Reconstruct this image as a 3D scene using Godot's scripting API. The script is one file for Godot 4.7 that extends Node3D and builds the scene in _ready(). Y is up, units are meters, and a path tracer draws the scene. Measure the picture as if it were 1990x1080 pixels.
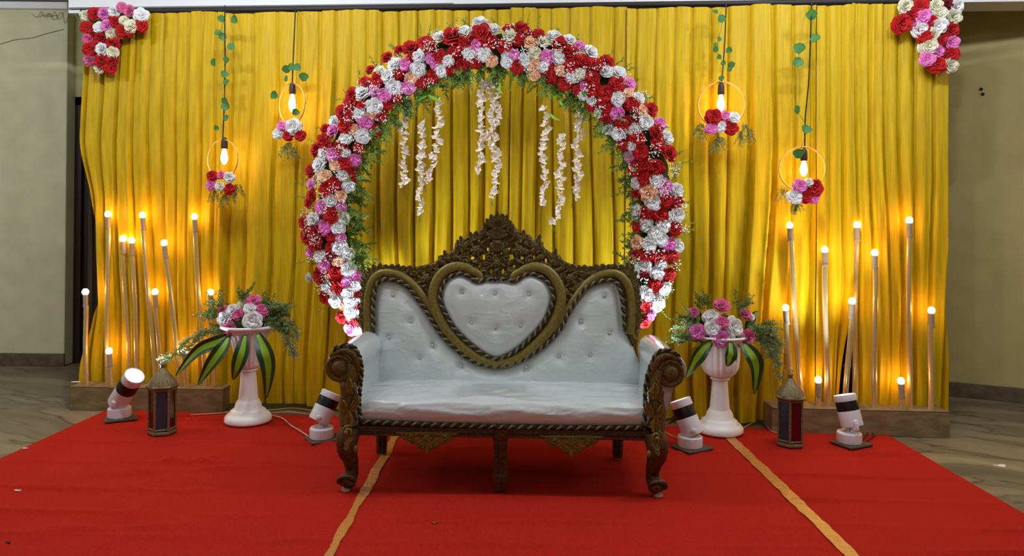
extends Node3D

# ---------------------------------------------------------------- camera constants (photo treated as 1990 x 1080)
const F := 1420.0
const CX := 995.0
const CY := 430.0
const EYE := Vector3(0, 1.42, 0)
const ROLL := 0.0105
const BACK_YAW := -0.078
const CEIL := 3.45
const PANEL_E := 2.6      # tube lights
const LAMP_E := 0.04     # bulbs in the hoops
const POLE_E := 0.032     # bulbs on the poles
const UP_E := 3.4         # LED uplights

var cam_basis := Basis(Vector3(0, 0, 1), ROLL)
var back_t := Transform3D(Basis(Vector3(0, 1, 0), BACK_YAW), Vector3(0, 0, -5.36))
var sofa_t: Transform3D
var leaned: Transform3D           # plane of the sofa's back, in the sofa's own frame
var rng := RandomNumberGenerator.new()
var noise := FastNoiseLite.new()
var mats := {}

func _ready():
	rng.seed = 7
	noise.seed = 3
	noise.frequency = 1.0
	noise.fractal_octaves = 2
	camera_and_light()
	materials()
	room()
	carpets()
	backdrop()
	arch()
	sofa()
	vases()
	pendants()
	corner_bunches()
	flower_strings()
	light_boxes()
	uplights()
	lanterns()
	cables_and_litter()

# ================================================================ camera, sky, big lights, exposure
func camera_and_light():
	var cam := Camera3D.new()
	cam.name = "camera"
	cam.projection = Camera3D.PROJECTION_FRUSTUM
	cam.near = 0.05
	cam.far = 60.0
	cam.size = 1080.0 / F * 0.05
	cam.frustum_offset = Vector2(0, -110.0 / F * 0.05)
	add_child(cam)
	cam.transform = Transform3D(cam_basis, EYE)
	cam.current = true
	var we := WorldEnvironment.new()
	we.name = "environment"
	var e := Environment.new()
	e.background_mode = Environment.BG_COLOR
	e.background_color = Color(0.02, 0.02, 0.025)
	e.tonemap_mode = Environment.TONE_MAPPER_LINEAR
	e.tonemap_exposure = 1.0
	e.sdfgi_enabled = true
	e.ssao_enabled = true
	e.ssil_enabled = true
	we.environment = e
	add_child(we)
	# fluorescent battens of the hall: hung above the stage, beside it and behind the photographer
	for p in [[-1.9, -3.9, 1.0, "over the carpet, on the left"], [1.9, -3.75, 0.95, "over the carpet, on the right"], [-4.9, -3.9, 0.9, "beside the pale left wall"], [4.9, -3.2, 0.7, "beside the brownish right wall"], [0.0, -0.6, 0.22, "in front of the stage"], [0.0, 2.6, 0.36, "behind the photographer"]]:
		var th := thing("ceiling_light", "white fluorescent tube light under the ceiling " + p[3], "ceiling light", Vector3(p[0], CEIL - 0.16, p[1]), 0.0, "tube lights of the hall")
		var fr := MB.new()
		fr.box(Vector3(0, 0.045, 0), Vector3(1.24, 0.05, 0.07), 0.006)
		for s in [-1, 1]:
			fr.box(Vector3(s * 0.61, 0.01, 0), Vector3(0.025, 0.06, 0.05), 0.004)
			fr.tube(PackedVector3Array([Vector3(s * 0.4, 0.07, 0), Vector3(s * 0.4, 0.17, 0)]), 0.006, 8)
		part(th, "batten", fr, mat("metal_white", Color(0.85, 0.85, 0.85), 0.5))
		for s in 3:
			var tb := MB.new()
			tb.tube(PackedVector3Array([Vector3((s - 1.5) * 0.4, 0, 0), Vector3((s - 0.5) * 0.4, 0, 0)]), 0.017, 6)
			part(th, "tube_light", tb, glow("tube_glow", Color(0.95, 0.98, 1.0), 3.0))
			var ol := OmniLight3D.new()
			ol.name = "tube_lamp"
			ol.light_color = Color(0.93, 0.97, 1.0)
			ol.light_energy = PANEL_E * p[2] / 3.0
			ol.light_size = 0.03
			ol.omni_range = 20.0
			ol.omni_attenuation = 2.0
			ol.shadow_enabled = true
			th.add_child(ol)
			ol.position = Vector3((s - 1) * 0.4, 0, 0)

# ================================================================ picture rays
func ray(x: float, y: float) -> Vector3:
	return cam_basis * Vector3((x - CX) / F, -(y - CY) / F, -1.0)

func on_floor(x: float, y: float, h := 0.0) -> Vector3:
	var d := ray(x, y)
	return EYE + d * ((h - EYE.y) / d.y)

func on_depth(x: float, y: float, z: float) -> Vector3:
	var d := ray(x, y)
	return EYE + d * (z / d.z)

func on_plane(t: Transform3D, x: float, y: float, c := 0.0) -> Vector3:   # hit of the plane z = c of frame t, in that frame
	var inv := t.affine_inverse()
	var o := inv * EYE
	var d := inv.basis * ray(x, y)
	return o + d * ((c - o.z) / d.z)

func back(x: float, y: float, c := 0.0) -> Vector3:          # world point c metres in front of the curtain plane
	return back_t * on_plane(back_t, x, y, c)

func sl(x: float, y: float, z := 0.0) -> Vector3:            # point in the sofa's frame
	return on_plane(sofa_t, x, y, z)

func bl(x: float, y: float, c := 0.0) -> Vector3:            # point in the frame of the sofa's leaning back
	return on_plane(sofa_t * leaned, x, y, c)

func bl2(pts: Array, c := 0.0) -> PackedVector2Array:
	var r := PackedVector2Array()
	for p in pts:
		var q := bl(p[0], p[1], c)
		r.append(Vector2(q.x, q.y))
	return r

# ================================================================ nodes
var taken := {}
func numbered(called: String) -> String:
	if not taken.has(called):
		taken[called] = 0
		return called
	taken[called] += 1
	return "%s_%03d" % [called, taken[called]]

func tag(o: Node3D, label := "", category := "", group := "", kind := ""):
	if label: o.set_meta("label", label)
	if category: o.set_meta("category", category)
	if group: o.set_meta("group", group)
	if kind: o.set_meta("kind", kind)

func thing(called: String, label: String, category: String, where := Vector3.ZERO, turn := 0.0, group := "") -> Node3D:
	var o := Node3D.new()
	o.name = numbered(called)
	add_child(o)
	o.position = where
	o.rotation.y = turn
	tag(o, label, category, group)
	return o

func inst(parent: Node, called: String, mesh: Mesh, m: Material) -> MeshInstance3D:
	var o := MeshInstance3D.new()
	o.name = called
	o.mesh = mesh
	if m: o.material_override = m
	o.cast_shadow = GeometryInstance3D.SHADOW_CASTING_SETTING_ON
	parent.add_child(o, true)
	return o

func part(parent: Node, called: String, b: MB, m: Material) -> MeshInstance3D:
	return inst(parent, called, b.mesh(), m)

func solo(called: String, label: String, category: String, b: MB, m: Material, group := "") -> MeshInstance3D:
	var o := inst(self, numbered(called), b.mesh(), m)
	tag(o, label, category, group)
	return o

func struct(called: String, b: MB, m: Material) -> MeshInstance3D:
	var o := inst(self, called, b.mesh(), m)
	tag(o, "", "", "", "structure")
	return o

# ================================================================ mesh builder
class MB:
	var v := PackedVector3Array()
	var idx := PackedInt32Array()
	var uv := PackedVector2Array()
	var col := PackedColorArray()
	var tint := Color(1, 1, 1)
	var use_col := false

	func add(p: Vector3, t := Vector2.ZERO) -> int:
		v.append(p)
		uv.append(t)
		col.append(tint)
		return v.size() - 1

	func tri(a: int, b: int, c: int):
		idx.append(a); idx.append(b); idx.append(c)

	func quad(a: int, b: int, c: int, d: int):
		tri(a, b, c); tri(a, c, d)

	# turns the faces added since "from" so that they look outwards (closed shapes)
	func outward(from: int):
		var o := Vector3.ZERO
		var n := 0
		for i in range(from, idx.size()):
			o += v[idx[i]]; n += 1
		if n == 0: return
		o /= n
		var vol := 0.0
		for i in range(from, idx.size(), 3):
			vol += (v[idx[i]] - o).dot((v[idx[i + 2]] - o).cross(v[idx[i + 1]] - o))
		if vol < 0.0: flip(from)

	func flip(from: int):
		for i in range(from, idx.size(), 3):
			var t := idx[i + 1]
			idx[i + 1] = idx[i + 2]
			idx[i + 2] = t

	# makes an open sheet look along dir
	func facing(from: int, dir: Vector3):
		var s := Vector3.ZERO
		for i in range(from, idx.size(), 3):
			s += (v[idx[i + 2]] - v[idx[i]]).cross(v[idx[i + 1]] - v[idx[i]])
		if s.dot(dir) < 0.0: flip(from)

	func grid(rows: Array, close_u := false, close_v := false, uvs := Vector2(1, 1)) -> int:
		var from := idx.size()
		var base := v.size()
		var nr: int = rows.size()
		var nc: int = rows[0].size()
		for r in nr:
			var row: PackedVector3Array = rows[r]
			for c in nc:
				add(row[c], Vector2(uvs.x * c / maxf(nc - 1, 1), uvs.y * r / maxf(nr - 1, 1)))
		for r in (nr if close_v else nr - 1):
			for c in (nc if close_u else nc - 1):
				var r2 := (r + 1) % nr
				var c2 := (c + 1) % nc
				quad(base + r * nc + c, base + r * nc + c2, base + r2 * nc + c2, base + r2 * nc + c)
		return from

	func cap(ring: PackedVector3Array):
		var o := Vector3.ZERO
		for p in ring: o += p
		o /= ring.size()
		var base := v.size()
		add(o, Vector2(0.5, 0.5))
		for p in ring: add(p)
		for i in ring.size():
			tri(base, base + 1 + i, base + 1 + (i + 1) % ring.size())

	# tapered tube along pts; radii may be one number or one per point; flat presses the section along the frame's second axis
	func tube(pts: PackedVector3Array, radii, sides := 8, flat := 1.0, caps := true, up := Vector3(0, 0, 1)):
		var from := idx.size()
		var rows := []
		var n := pts.size()
		var side := Vector3.ZERO
		for i in n:
			var t := (pts[mini(i + 1, n - 1)] - pts[maxi(i - 1, 0)])
			if t.length() < 1e-7: t = Vector3(0, 1, 0)
			t = t.normalized()
			if i == 0:
				side = t.cross(up)
				if side.length() < 0.05: side = t.cross(Vector3(1, 0.3, 0))
			side = (side - t * side.dot(t)).normalized()
			var b := side.cross(t)
			var r: float = radii[i] if radii is Array or radii is PackedFloat32Array else radii
			var ring := PackedVector3Array()
			for k in sides:
				var a := TAU * k / sides
				ring.append(pts[i] + side * (cos(a) * r) + b * (sin(a) * r * flat))
			rows.append(ring)
		grid(rows, true, false, Vector2(1, 1))
		if caps:
			cap(rows[0])
			var last: PackedVector3Array = rows[n - 1].duplicate()
			last.reverse()
			cap(last)
		outward(from)

	# profile of (radius, height) turned about y at o; flute(angle, row) scales the radius
	func lathe(profile: Array, segs := 24, o := Vector3.ZERO, flutes := 0, depth := 0.0, r0 := 0, r1 := 999, basis := Basis()):
		var from := idx.size()
		var rows := []
		for k in profile.size():
			var p: Vector2 = profile[k]
			var ring := PackedVector3Array()
			for s in segs:
				var a := TAU * s / segs
				var r := p.x
				if flutes > 0 and k >= r0 and k <= r1:
					r *= 1.0 - depth * pow(absf(cos(a * flutes * 0.5)), 6.0)
				ring.append(o + basis * Vector3(cos(a) * r, p.y, sin(a) * r))
			rows.append(ring)
		grid(rows, true)
		cap(rows[0])
		var last: PackedVector3Array = rows[rows.size() - 1].duplicate()
		last.reverse()
		cap(last)
		outward(from)

	func ball(o: Vector3, r: Vector3, segs := 10, rings := 6):
		var from := idx.size()
		var rows := []
		for k in rings + 1:
			var th := PI * k / rings
			var ring := PackedVector3Array()
			for s in segs:
				var a := TAU * s / segs
				ring.append(o + Vector3(sin(th) * cos(a) * r.x, cos(th) * r.y, sin(th) * sin(a) * r.z))
			rows.append(ring)
		grid(rows, true)
		outward(from)

	func box(o: Vector3, size: Vector3, bevel := 0.004, basis := Basis()):
		var from := idx.size()
		var h := size * 0.5
		var b := minf(bevel, minf(h.x, minf(h.y, h.z)) * 0.9)
		var id := {}
		for ax in 3:
			for sx in [-1, 1]:
				for sy in [-1, 1]:
					for sz in [-1, 1]:
						var s := Vector3(sx, sy, sz)
						var p := Vector3(h.x - b, h.y - b, h.z - b) * s
						p[ax] = h[ax] * s[ax]
						id[[ax, sx, sy, sz]] = add(o + basis * p, Vector2(p[(ax + 1) % 3], p[(ax + 2) % 3]))
		for s in [-1, 1]:
			quad(id[[0, s, -1, -1]], id[[0, s, 1, -1]], id[[0, s, 1, 1]], id[[0, s, -1, 1]]); _fix(o, basis)
			quad(id[[1, -1, s, -1]], id[[1, 1, s, -1]], id[[1, 1, s, 1]], id[[1, -1, s, 1]]); _fix(o, basis)
			quad(id[[2, -1, -1, s]], id[[2, 1, -1, s]], id[[2, 1, 1, s]], id[[2, -1, 1, s]]); _fix(o, basis)
		if b > 0.0:
			for s in [-1, 1]:
				for t in [-1, 1]:
					quad(id[[0, s, t, -1]], id[[0, s, t, 1]], id[[1, s, t, 1]], id[[1, s, t, -1]]); _fix(o, basis)
					quad(id[[0, s, -1, t]], id[[0, s, 1, t]], id[[2, s, 1, t]], id[[2, s, -1, t]]); _fix(o, basis)
					quad(id[[1, -1, s, t]], id[[1, 1, s, t]], id[[2, 1, s, t]], id[[2, -1, s, t]]); _fix(o, basis)
					for u in [-1, 1]:
						tri(id[[0, s, t, u]], id[[1, s, t, u]], id[[2, s, t, u]])
						_fix1(o)

	func _fix(o: Vector3, _b: Basis):
		for k in 2:
			var i := idx.size() - 6 + k * 3
			_turn(i, o)

	func _fix1(o: Vector3):
		_turn(idx.size() - 3, o)

	func _turn(i: int, o: Vector3):
		var a := v[idx[i]]; var b := v[idx[i + 1]]; var c := v[idx[i + 2]]
		if (c - a).cross(b - a).dot(a + b + c - o * 3.0) < 0.0:
			var t := idx[i + 1]
			idx[i + 1] = idx[i + 2]
			idx[i + 2] = t

	# flat polygon (in the xy plane of frame t) with thickness, z from 0 to depth
	func slab(poly: PackedVector2Array, depth: float, t := Transform3D()):
		var from := idx.size()
		var tr := Geometry2D.triangulate_polygon(poly)
		for z in [0.0, depth]:
			var base := v.size()
			for p in poly: add(t * Vector3(p.x, p.y, z), p)
			for i in range(0, tr.size(), 3):
				if z == 0.0: tri(base + tr[i], base + tr[i + 1], base + tr[i + 2])
				else: tri(base + tr[i], base + tr[i + 2], base + tr[i + 1])
		if Geometry2D.is_polygon_clockwise(poly) == (depth > 0.0): pass
		var base2 := v.size()
		var n := poly.size()
		for p in poly:
			add(t * Vector3(p.x, p.y, 0), p); add(t * Vector3(p.x, p.y, depth), p)
		for i in n:
			var j := (i + 1) % n
			quad(base2 + i * 2, base2 + i * 2 + 1, base2 + j * 2 + 1, base2 + j * 2)
		# settle each face by the side it lies on
		var o := Vector3.ZERO
		for p in poly: o += t * Vector3(p.x, p.y, depth * 0.5)
		o /= n
		var cap_n := (t.basis * Vector3(0, 0, 1)).normalized()
		var per := tr.size()
		for k in per / 3:
			_dir(from + k * 3, -cap_n * signf(depth))
			_dir(from + per + k * 3, cap_n * signf(depth))
		var cw := Geometry2D.is_polygon_clockwise(poly)
		for i in n:
			var e := poly[(i + 1) % n] - poly[i]
			var out2 := Vector2(-e.y, e.x) if cw else Vector2(e.y, -e.x)
			var o3 := t.basis * Vector3(out2.x, out2.y, 0)
			_dir(from + per * 2 + i * 6, o3)
			_dir(from + per * 2 + i * 6 + 3, o3)

	func _dir(i: int, d: Vector3):
		var a := v[idx[i]]; var b := v[idx[i + 1]]; var c := v[idx[i + 2]]
		if (c - a).cross(b - a).dot(d) < 0.0:
			var t := idx[i + 1]
			idx[i + 1] = idx[i + 2]
			idx[i + 2] = t

	func merge(o: MB, t: Transform3D):
		var base := v.size()
		for i in o.v.size():
			v.append(t * o.v[i])
			uv.append(o.uv[i])
			col.append(tint if use_col else o.col[i])
		var neg := t.basis.determinant() < 0.0
		for i in range(0, o.idx.size(), 3):
			idx.append(base + o.idx[i])
			idx.append(base + o.idx[i + (2 if neg else 1)])
			idx.append(base + o.idx[i + (1 if neg else 2)])

	func mesh() -> ArrayMesh:
		var nrm := PackedVector3Array()
		nrm.resize(v.size())
		for i in range(0, idx.size(), 3):
			var a := idx[i]; var b := idx[i + 1]; var c := idx[i + 2]
			var n := (v[c] - v[a]).cross(v[b] - v[a])
			nrm[a] += n; nrm[b] += n; nrm[c] += n
		for i in nrm.size():
			nrm[i] = nrm[i].normalized() if nrm[i].length_squared() > 1e-20 else Vector3(0, 1, 0)
		var arr := []
		arr.resize(Mesh.ARRAY_MAX)
		arr[Mesh.ARRAY_VERTEX] = v
		arr[Mesh.ARRAY_NORMAL] = nrm
		arr[Mesh.ARRAY_TEX_UV] = uv
		if use_col: arr[Mesh.ARRAY_COLOR] = col
		arr[Mesh.ARRAY_INDEX] = idx
		var m := ArrayMesh.new()
		m.add_surface_from_arrays(Mesh.PRIMITIVE_TRIANGLES, arr)
		return m

# ================================================================ curves
func spline(p: Array, steps := 6, closed := false) -> PackedVector3Array:    # Catmull-Rom through Vector3 points
	var r := PackedVector3Array()
	var n := p.size()
	for i in (n if closed else n - 1):
		var a: Vector3; var d: Vector3
		var b: Vector3 = p[i]
		var c: Vector3 = p[(i + 1) % n]
		if closed:
			a = p[(i + n - 1) % n]; d = p[(i + 2) % n]
		else:
			a = p[maxi(i - 1, 0)]; d = p[mini(i + 2, n - 1)]
		for k in steps:
			r.append(b.cubic_interpolate(c, a, d, float(k) / steps))
	if not closed: r.append(p[n - 1])
	return r

func spline2(p: PackedVector2Array, steps := 5) -> PackedVector2Array:       # closed
	var q := []
	for k in p: q.append(Vector3(k.x, k.y, 0))
	var r := PackedVector2Array()
	for k in spline(q, steps, true): r.append(Vector2(k.x, k.y))
	return r

func spline_r(radii: Array, steps := 6) -> Array:
	var r := []
	for i in radii.size() - 1:
		for k in steps:
			r.append(lerpf(radii[i], radii[i + 1], smoothstep(0, 1, float(k) / steps)))
	r.append(radii[radii.size() - 1])
	return r

func even(p: PackedVector3Array, step: float) -> PackedVector3Array:
	var c := Curve3D.new()
	c.bake_interval = step
	for q in p: c.add_point(q)
	var n := maxi(2, int(c.get_baked_length() / step))
	var r := PackedVector3Array()
	for i in n + 1: r.append(c.sample_baked(c.get_baked_length() * i / n))
	return r

# two twisted strands round a path: dark and gold
func rope(path: PackedVector3Array, r: float, pitch: float, normal: Vector3, dark: MB, gold: MB):
	var p := even(path, pitch / 7.0)
	var along := 0.0
	var s := [PackedVector3Array(), PackedVector3Array()]
	for i in p.size():
		var t := (p[mini(i + 1, p.size() - 1)] - p[maxi(i - 1, 0)]).normalized()
		var side := t.cross(normal).normalized()
		if i > 0: along += p[i].distance_to(p[i - 1])
		for k in 2:
			var a := TAU * along / pitch + PI * k
			s[k].append(p[i] + side * (cos(a) * r * 0.55) + normal * (sin(a) * r * 0.55))
	dark.tube(s[0], r * 0.62, 5)
	gold.tube(s[1], r * 0.62, 5)

# ---------------------------------------------------------------- relief plate: outline polygon on a grid, height(p, distance to edge)
func relief(b: MB, poly: PackedVector2Array, holes: Array, step: float, height: Callable, thick: float):
	var from := b.idx.size()
	var lo := poly[0]; var hi := poly[0]
	for p in poly:
		lo = lo.min(p); hi = hi.max(p)
	var nx := int((hi.x - lo.x) / step) + 2
	var ny := int((hi.y - lo.y) / step) + 2
	lo -= Vector2(step, step) * 0.5
	var inside := PackedByteArray()
	inside.resize(nx * ny)
	for j in ny:
		for i in nx:
			var c := lo + Vector2((i + 0.5) * step, (j + 0.5) * step)
			var ok := Geometry2D.is_point_in_polygon(c, poly)
			if ok:
				for h in holes:
					if Geometry2D.is_point_in_polygon(c, h):
						ok = false
						break
			inside[j * nx + i] = 1 if ok else 0
	var all := [poly]
	all.append_array(holes)
	var id := {}
	var low := {}
	for j in ny:
		for i in nx:
			if not inside[j * nx + i]: continue
			var q := []
			for k in [[0, 0], [1, 0], [1, 1], [0, 1]]:
				var key := Vector2i(i + k[0], j + k[1])
				if not id.has(key):
					var p := lo + Vector2(key.x * step, key.y * step)
					var best := 1e9
					var near := p
					for pg in all:
						var n: int = pg.size()
						for m in n:
							var a: Vector2 = pg[m]
							var e: Vector2 = pg[(m + 1) % n] - a
							var t := clampf((p - a).dot(e) / maxf(e.length_squared(), 1e-12), 0.0, 1.0)
							var w := a + e * t
							var d := p.distance_squared_to(w)
							if d < best:
								best = d; near = w
					best = sqrt(best)
					var out := not Geometry2D.is_point_in_polygon(p, poly)
					if not out:
						for h in holes:
							if Geometry2D.is_point_in_polygon(p, h): out = true
					if out:
						p = near
						best = 0.0
					id[key] = b.add(Vector3(p.x, p.y, height.call(p, best)), p)
				q.append(id[key])
			b.quad(q[0], q[1], q[2], q[3])
			b._dir(b.idx.size() - 6, Vector3(0, 0, 1)); b._dir(b.idx.size() - 3, Vector3(0, 0, 1))
			for k in 4:
				var dx: int = [0, 1, 0, -1][k]
				var dy: int = [-1, 0, 1, 0][k]
				var ii := i + dx
				var jj := j + dy
				if ii >= 0 and jj >= 0 and ii < nx and jj < ny and inside[jj * nx + ii]: continue
				var a: int = q[k]
				var c: int = q[(k + 1) % 4]
				var pa := b.v[a]; var pc := b.v[c]
				var s0 := b.add(pa); var s1 := b.add(pc)
				var s2 := b.add(Vector3(pc.x, pc.y, -thick)); var s3 := b.add(Vector3(pa.x, pa.y, -thick))
				b.quad(s0, s1, s2, s3)
				b._dir(b.idx.size() - 6, Vector3(dx, dy, 0)); b._dir(b.idx.size() - 3, Vector3(dx, dy, 0))

# ================================================================ materials
func mat(called: String, c: Color, rough := 0.7, metal := 0.0) -> StandardMaterial3D:
	if mats.has(called): return mats[called]
	var m := StandardMaterial3D.new()
	m.resource_name = called
	m.albedo_color = c
	m.roughness = rough
	m.metallic = metal
	mats[called] = m
	return m

func glow(called: String, c: Color, power: float) -> StandardMaterial3D:
	var m := mat(called, c, 0.4)
	m.emission_enabled = true
	m.emission = c
	m.emission_energy_multiplier = power
	return m

func noise_tex(freq: float, octaves: int, seed_: int, ramp: Array, size := 512, normal := false, bump := 4.0, kind := FastNoiseLite.TYPE_SIMPLEX_SMOOTH) -> NoiseTexture2D:
	var n := FastNoiseLite.new()
	n.noise_type = kind
	n.seed = seed_
	n.frequency = freq
	n.fractal_octaves = octaves
	var t := NoiseTexture2D.new()
	t.width = size
	t.height = size
	t.seamless = true
	t.generate_mipmaps = false
	t.noise = n
	if normal:
		t.as_normal_map = true
		t.bump_strength = bump
	elif ramp.size():
		var g := Gradient.new()
		var offs := PackedFloat32Array()
		var cols := PackedColorArray()
		for r in ramp:
			offs.append(r[0]); cols.append(r[1])
		g.offsets = offs
		g.colors = cols
		t.color_ramp = g
	return t

func tri_uv(m: StandardMaterial3D, s: Vector3, world := true):
	m.uv1_triplanar = true
	m.uv1_world_triplanar = world
	m.uv1_scale = s

func materials():
	# curtain satin: faint weave streaks running down
	var c := mat("curtain_satin", Color(0.82, 0.68, 0.025), 0.55)
	c.albedo_texture = noise_tex(0.02, 3, 11, [[0.0, Color(0.88, 0.86, 0.82)], [1.0, Color(1, 1, 1)]])
	c.metallic_specular = 0.35
	c.rim_enabled = true
	c.rim = 0.1
	c.rim_tint = 1.0
	c.uv1_scale = Vector3(3.0, 0.8, 1.0)
	# carpet
	var r := mat("carpet_red", Color(0.715, 0.135, 0.075), 0.97)
	r.albedo_texture = noise_tex(0.06, 4, 5, [[0.0, Color(0.86, 0.84, 0.84)], [1.0, Color(1, 1, 1)]])
	r.heightmap_enabled = true
	r.heightmap_texture = noise_tex(0.2, 2, 8, [], 512)
	r.heightmap_scale = 0.15
	r.rim_enabled = true
	r.metallic_specular = 0.25
	r.rim = 0.05
	r.rim_tint = 0.9
	r.uv1_scale = Vector3(3.5, 6.0, 1.0)
	# polished stone floor with long dark veins
	var f := mat("floor_stone", Color(0.62, 0.56, 0.46), 0.32)
	f.albedo_texture = stone_texture()
	tri_uv(f, Vector3(0.36, 0.36, 0.36))
	# walls
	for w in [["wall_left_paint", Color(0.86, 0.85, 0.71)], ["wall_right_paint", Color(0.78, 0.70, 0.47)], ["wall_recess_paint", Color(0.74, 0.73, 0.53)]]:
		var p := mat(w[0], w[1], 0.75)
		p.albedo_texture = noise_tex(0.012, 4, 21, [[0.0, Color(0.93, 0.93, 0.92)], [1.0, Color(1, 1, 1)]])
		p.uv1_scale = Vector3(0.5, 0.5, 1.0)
	mat("ceiling_white", Color(0.93, 0.93, 0.94), 0.8)
	var bsb := mat("baseboard_stone", Color(0.46, 0.39, 0.31), 0.4)
	bsb.albedo_texture = noise_tex(0.02, 4, 31, [[0.0, Color(0.7, 0.68, 0.66)], [1.0, Color(1, 1, 1)]])
	bsb.uv1_scale = Vector3(0.8, 0.8, 1.0)
	mat("dark_wood", Color(0.16, 0.095, 0.06), 0.5)
	# sofa
	var lw := mat("sofa_leather", Color(0.785, 0.815, 0.815), 0.32)
	lw.clearcoat_enabled = true
	lw.clearcoat = 1.0
	lw.clearcoat_roughness = 0.05
	lw.normal_enabled = true
	lw.normal_texture = crinkle_texture()
	lw.normal_scale = 0.4
	tri_uv(lw, Vector3(1.6, 1.6, 1.6), false)
	var gw := mat("carved_gold", Color(0.48, 0.42, 0.18), 0.5, 0.25)
	gw.albedo_texture = noise_tex(0.03, 4, 41, [[0.0, Color(0.45, 0.36, 0.28)], [0.45, Color(0.8, 0.75, 0.66)], [1.0, Color(1, 1, 1)]])
	gw.heightmap_enabled = true
	gw.heightmap_texture = noise_tex(0.05, 3, 42, [], 512)
	gw.heightmap_scale = 0.4
	tri_uv(gw, Vector3(4, 4, 4), false)
	var gm := mat("moulding_gold", Color(0.54, 0.48, 0.21), 0.45, 0.3)
	gm.albedo_texture = noise_tex(0.02, 4, 43, [[0.0, Color(0.75, 0.7, 0.62)], [1.0, Color(1, 1, 1)]])
	tri_uv(gm, Vector3(3, 3, 3), false)
	var gl := mat("leg_gold", Color(0.36, 0.26, 0.14), 0.5, 0.25)
	gl.albedo_texture = noise_tex(0.03, 4, 44, [[0.0, Color(0.5, 0.4, 0.32)], [0.6, Color(0.9, 0.86, 0.8)], [1.0, Color(1.3, 1.2, 0.9)]])
	tri_uv(gl, Vector3(3, 3, 3), false)
	mat("rope_dark", Color(0.10, 0.095, 0.085), 0.8)
	mat("rope_gold", Color(0.46, 0.40, 0.24), 0.7)
	mat("crystal_button", Color(0.72, 0.74, 0.76), 0.1, 0.6)
	mat("glide_white", Color(0.75, 0.73, 0.72), 0.6)
	# flowers
	for p in [["rose_red", Color(0.74, 0.045, 0.06)], ["rose_dark_red", Color(0.50, 0.02, 0.06)], ["rose_white", Color(0.93, 0.93, 0.93)], ["rose_cream", Color(0.90, 0.89, 0.78)], ["rose_pink", Color(0.93, 0.52, 0.80)], ["rose_deep_pink", Color(0.88, 0.42, 0.62)], ["rose_peach", Color(0.98, 0.78, 0.62)]]:
		var m := mat(p[0], p[1], 0.85)
		m.rim_enabled = true
		m.rim = 0.3
		m.rim_tint = 0.6
	var mg := mat("fern_green", Color(1, 1, 1), 0.8)
	mg.backlight_enabled = true
	mg.backlight = Color(0.5, 0.5, 0.5)
	mg.vertex_color_use_as_albedo = true
	mat("leaf_green", Color(0.22, 0.43, 0.16), 0.6)
	mat("moss_green", Color(0.20, 0.26, 0.10), 0.95)
	mat("stem_green", Color(0.36, 0.44, 0.16), 0.8)
	mat("lime_leaf", Color(0.55, 0.78, 0.14), 0.6)
	var bb := mat("gypsophila_white", Color(0.92, 0.92, 0.88), 0.9)
	bb.rim_enabled = false
	var bw := mat("blossom_white", Color(0.99, 0.95, 0.90), 0.85)
	bw.backlight_enabled = true
	bw.backlight = Color(0.45, 0.43, 0.40)
	# lamps
	glow("bulb_warm", Color(1.0, 0.93, 0.78), 7.0)
	glow("led_cool", Color(0.90, 0.94, 1.0), 7.0)
	mat("socket_brown", Color(0.22, 0.13, 0.09), 0.5)
	mat("socket_grey", Color(0.62, 0.55, 0.46), 0.5)
	mat("pole_gold", Color(0.95, 0.86, 0.64), 0.24, 0.75)
	mat("hoop_gold", Color(0.90, 0.70, 0.42), 0.4, 0.4)
	mat("cord_black", Color(0.05, 0.04, 0.04), 0.7)
	mat("plaster_white", Color(0.97, 0.97, 0.97), 0.42)
	mat("plastic_white", Color(0.88, 0.87, 0.90), 0.4)
	mat("plastic_black", Color(0.045, 0.045, 0.06), 0.4)
	mat("plywood_edge", Color(0.33, 0.29, 0.25), 0.8)
	var bx := mat("board_tan", Color(0.58, 0.49, 0.34), 0.75)
	bx.albedo_texture = noise_tex(0.015, 4, 51, [[0.0, Color(0.72, 0.68, 0.62)], [1.0, Color(1, 1, 1)]])
	bx.uv1_scale = Vector3(0.7, 2.2, 1.0)
	var lm := mat("lantern_metal", Color(0.60, 0.53, 0.38), 0.5, 0.3)
	lm.albedo_texture = noise_tex(0.04, 4, 61, [[0.0, Color(0.6, 0.56, 0.5)], [1.0, Color(1, 1, 1)]])
	tri_uv(lm, Vector3(3, 3, 3))
	mat("glass_red", Color(0.30, 0.035, 0.03), 0.12)
	mat("glass_blue", Color(0.17, 0.22, 0.29), 0.2)
	var tp := mat("tape_gold", Color(0.80, 0.52, 0.20), 0.25)
	tp.clearcoat_enabled = true
	tp.clearcoat = 1.0
	tp.normal_enabled = true
	tp.normal_texture = noise_tex(0.02, 3, 71, [], 256, true, 6.0)
	tri_uv(tp, Vector3(4, 4, 4))
	mat("cable_white", Color(0.80, 0.72, 0.62), 0.6)
	mat("cable_gold", Color(0.72, 0.50, 0.22), 0.6)
	mat("litter_white", Color(0.9, 0.84, 0.8), 0.8)
	mat("litter_leaf", Color(0.42, 0.30, 0.10), 0.8)

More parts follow.
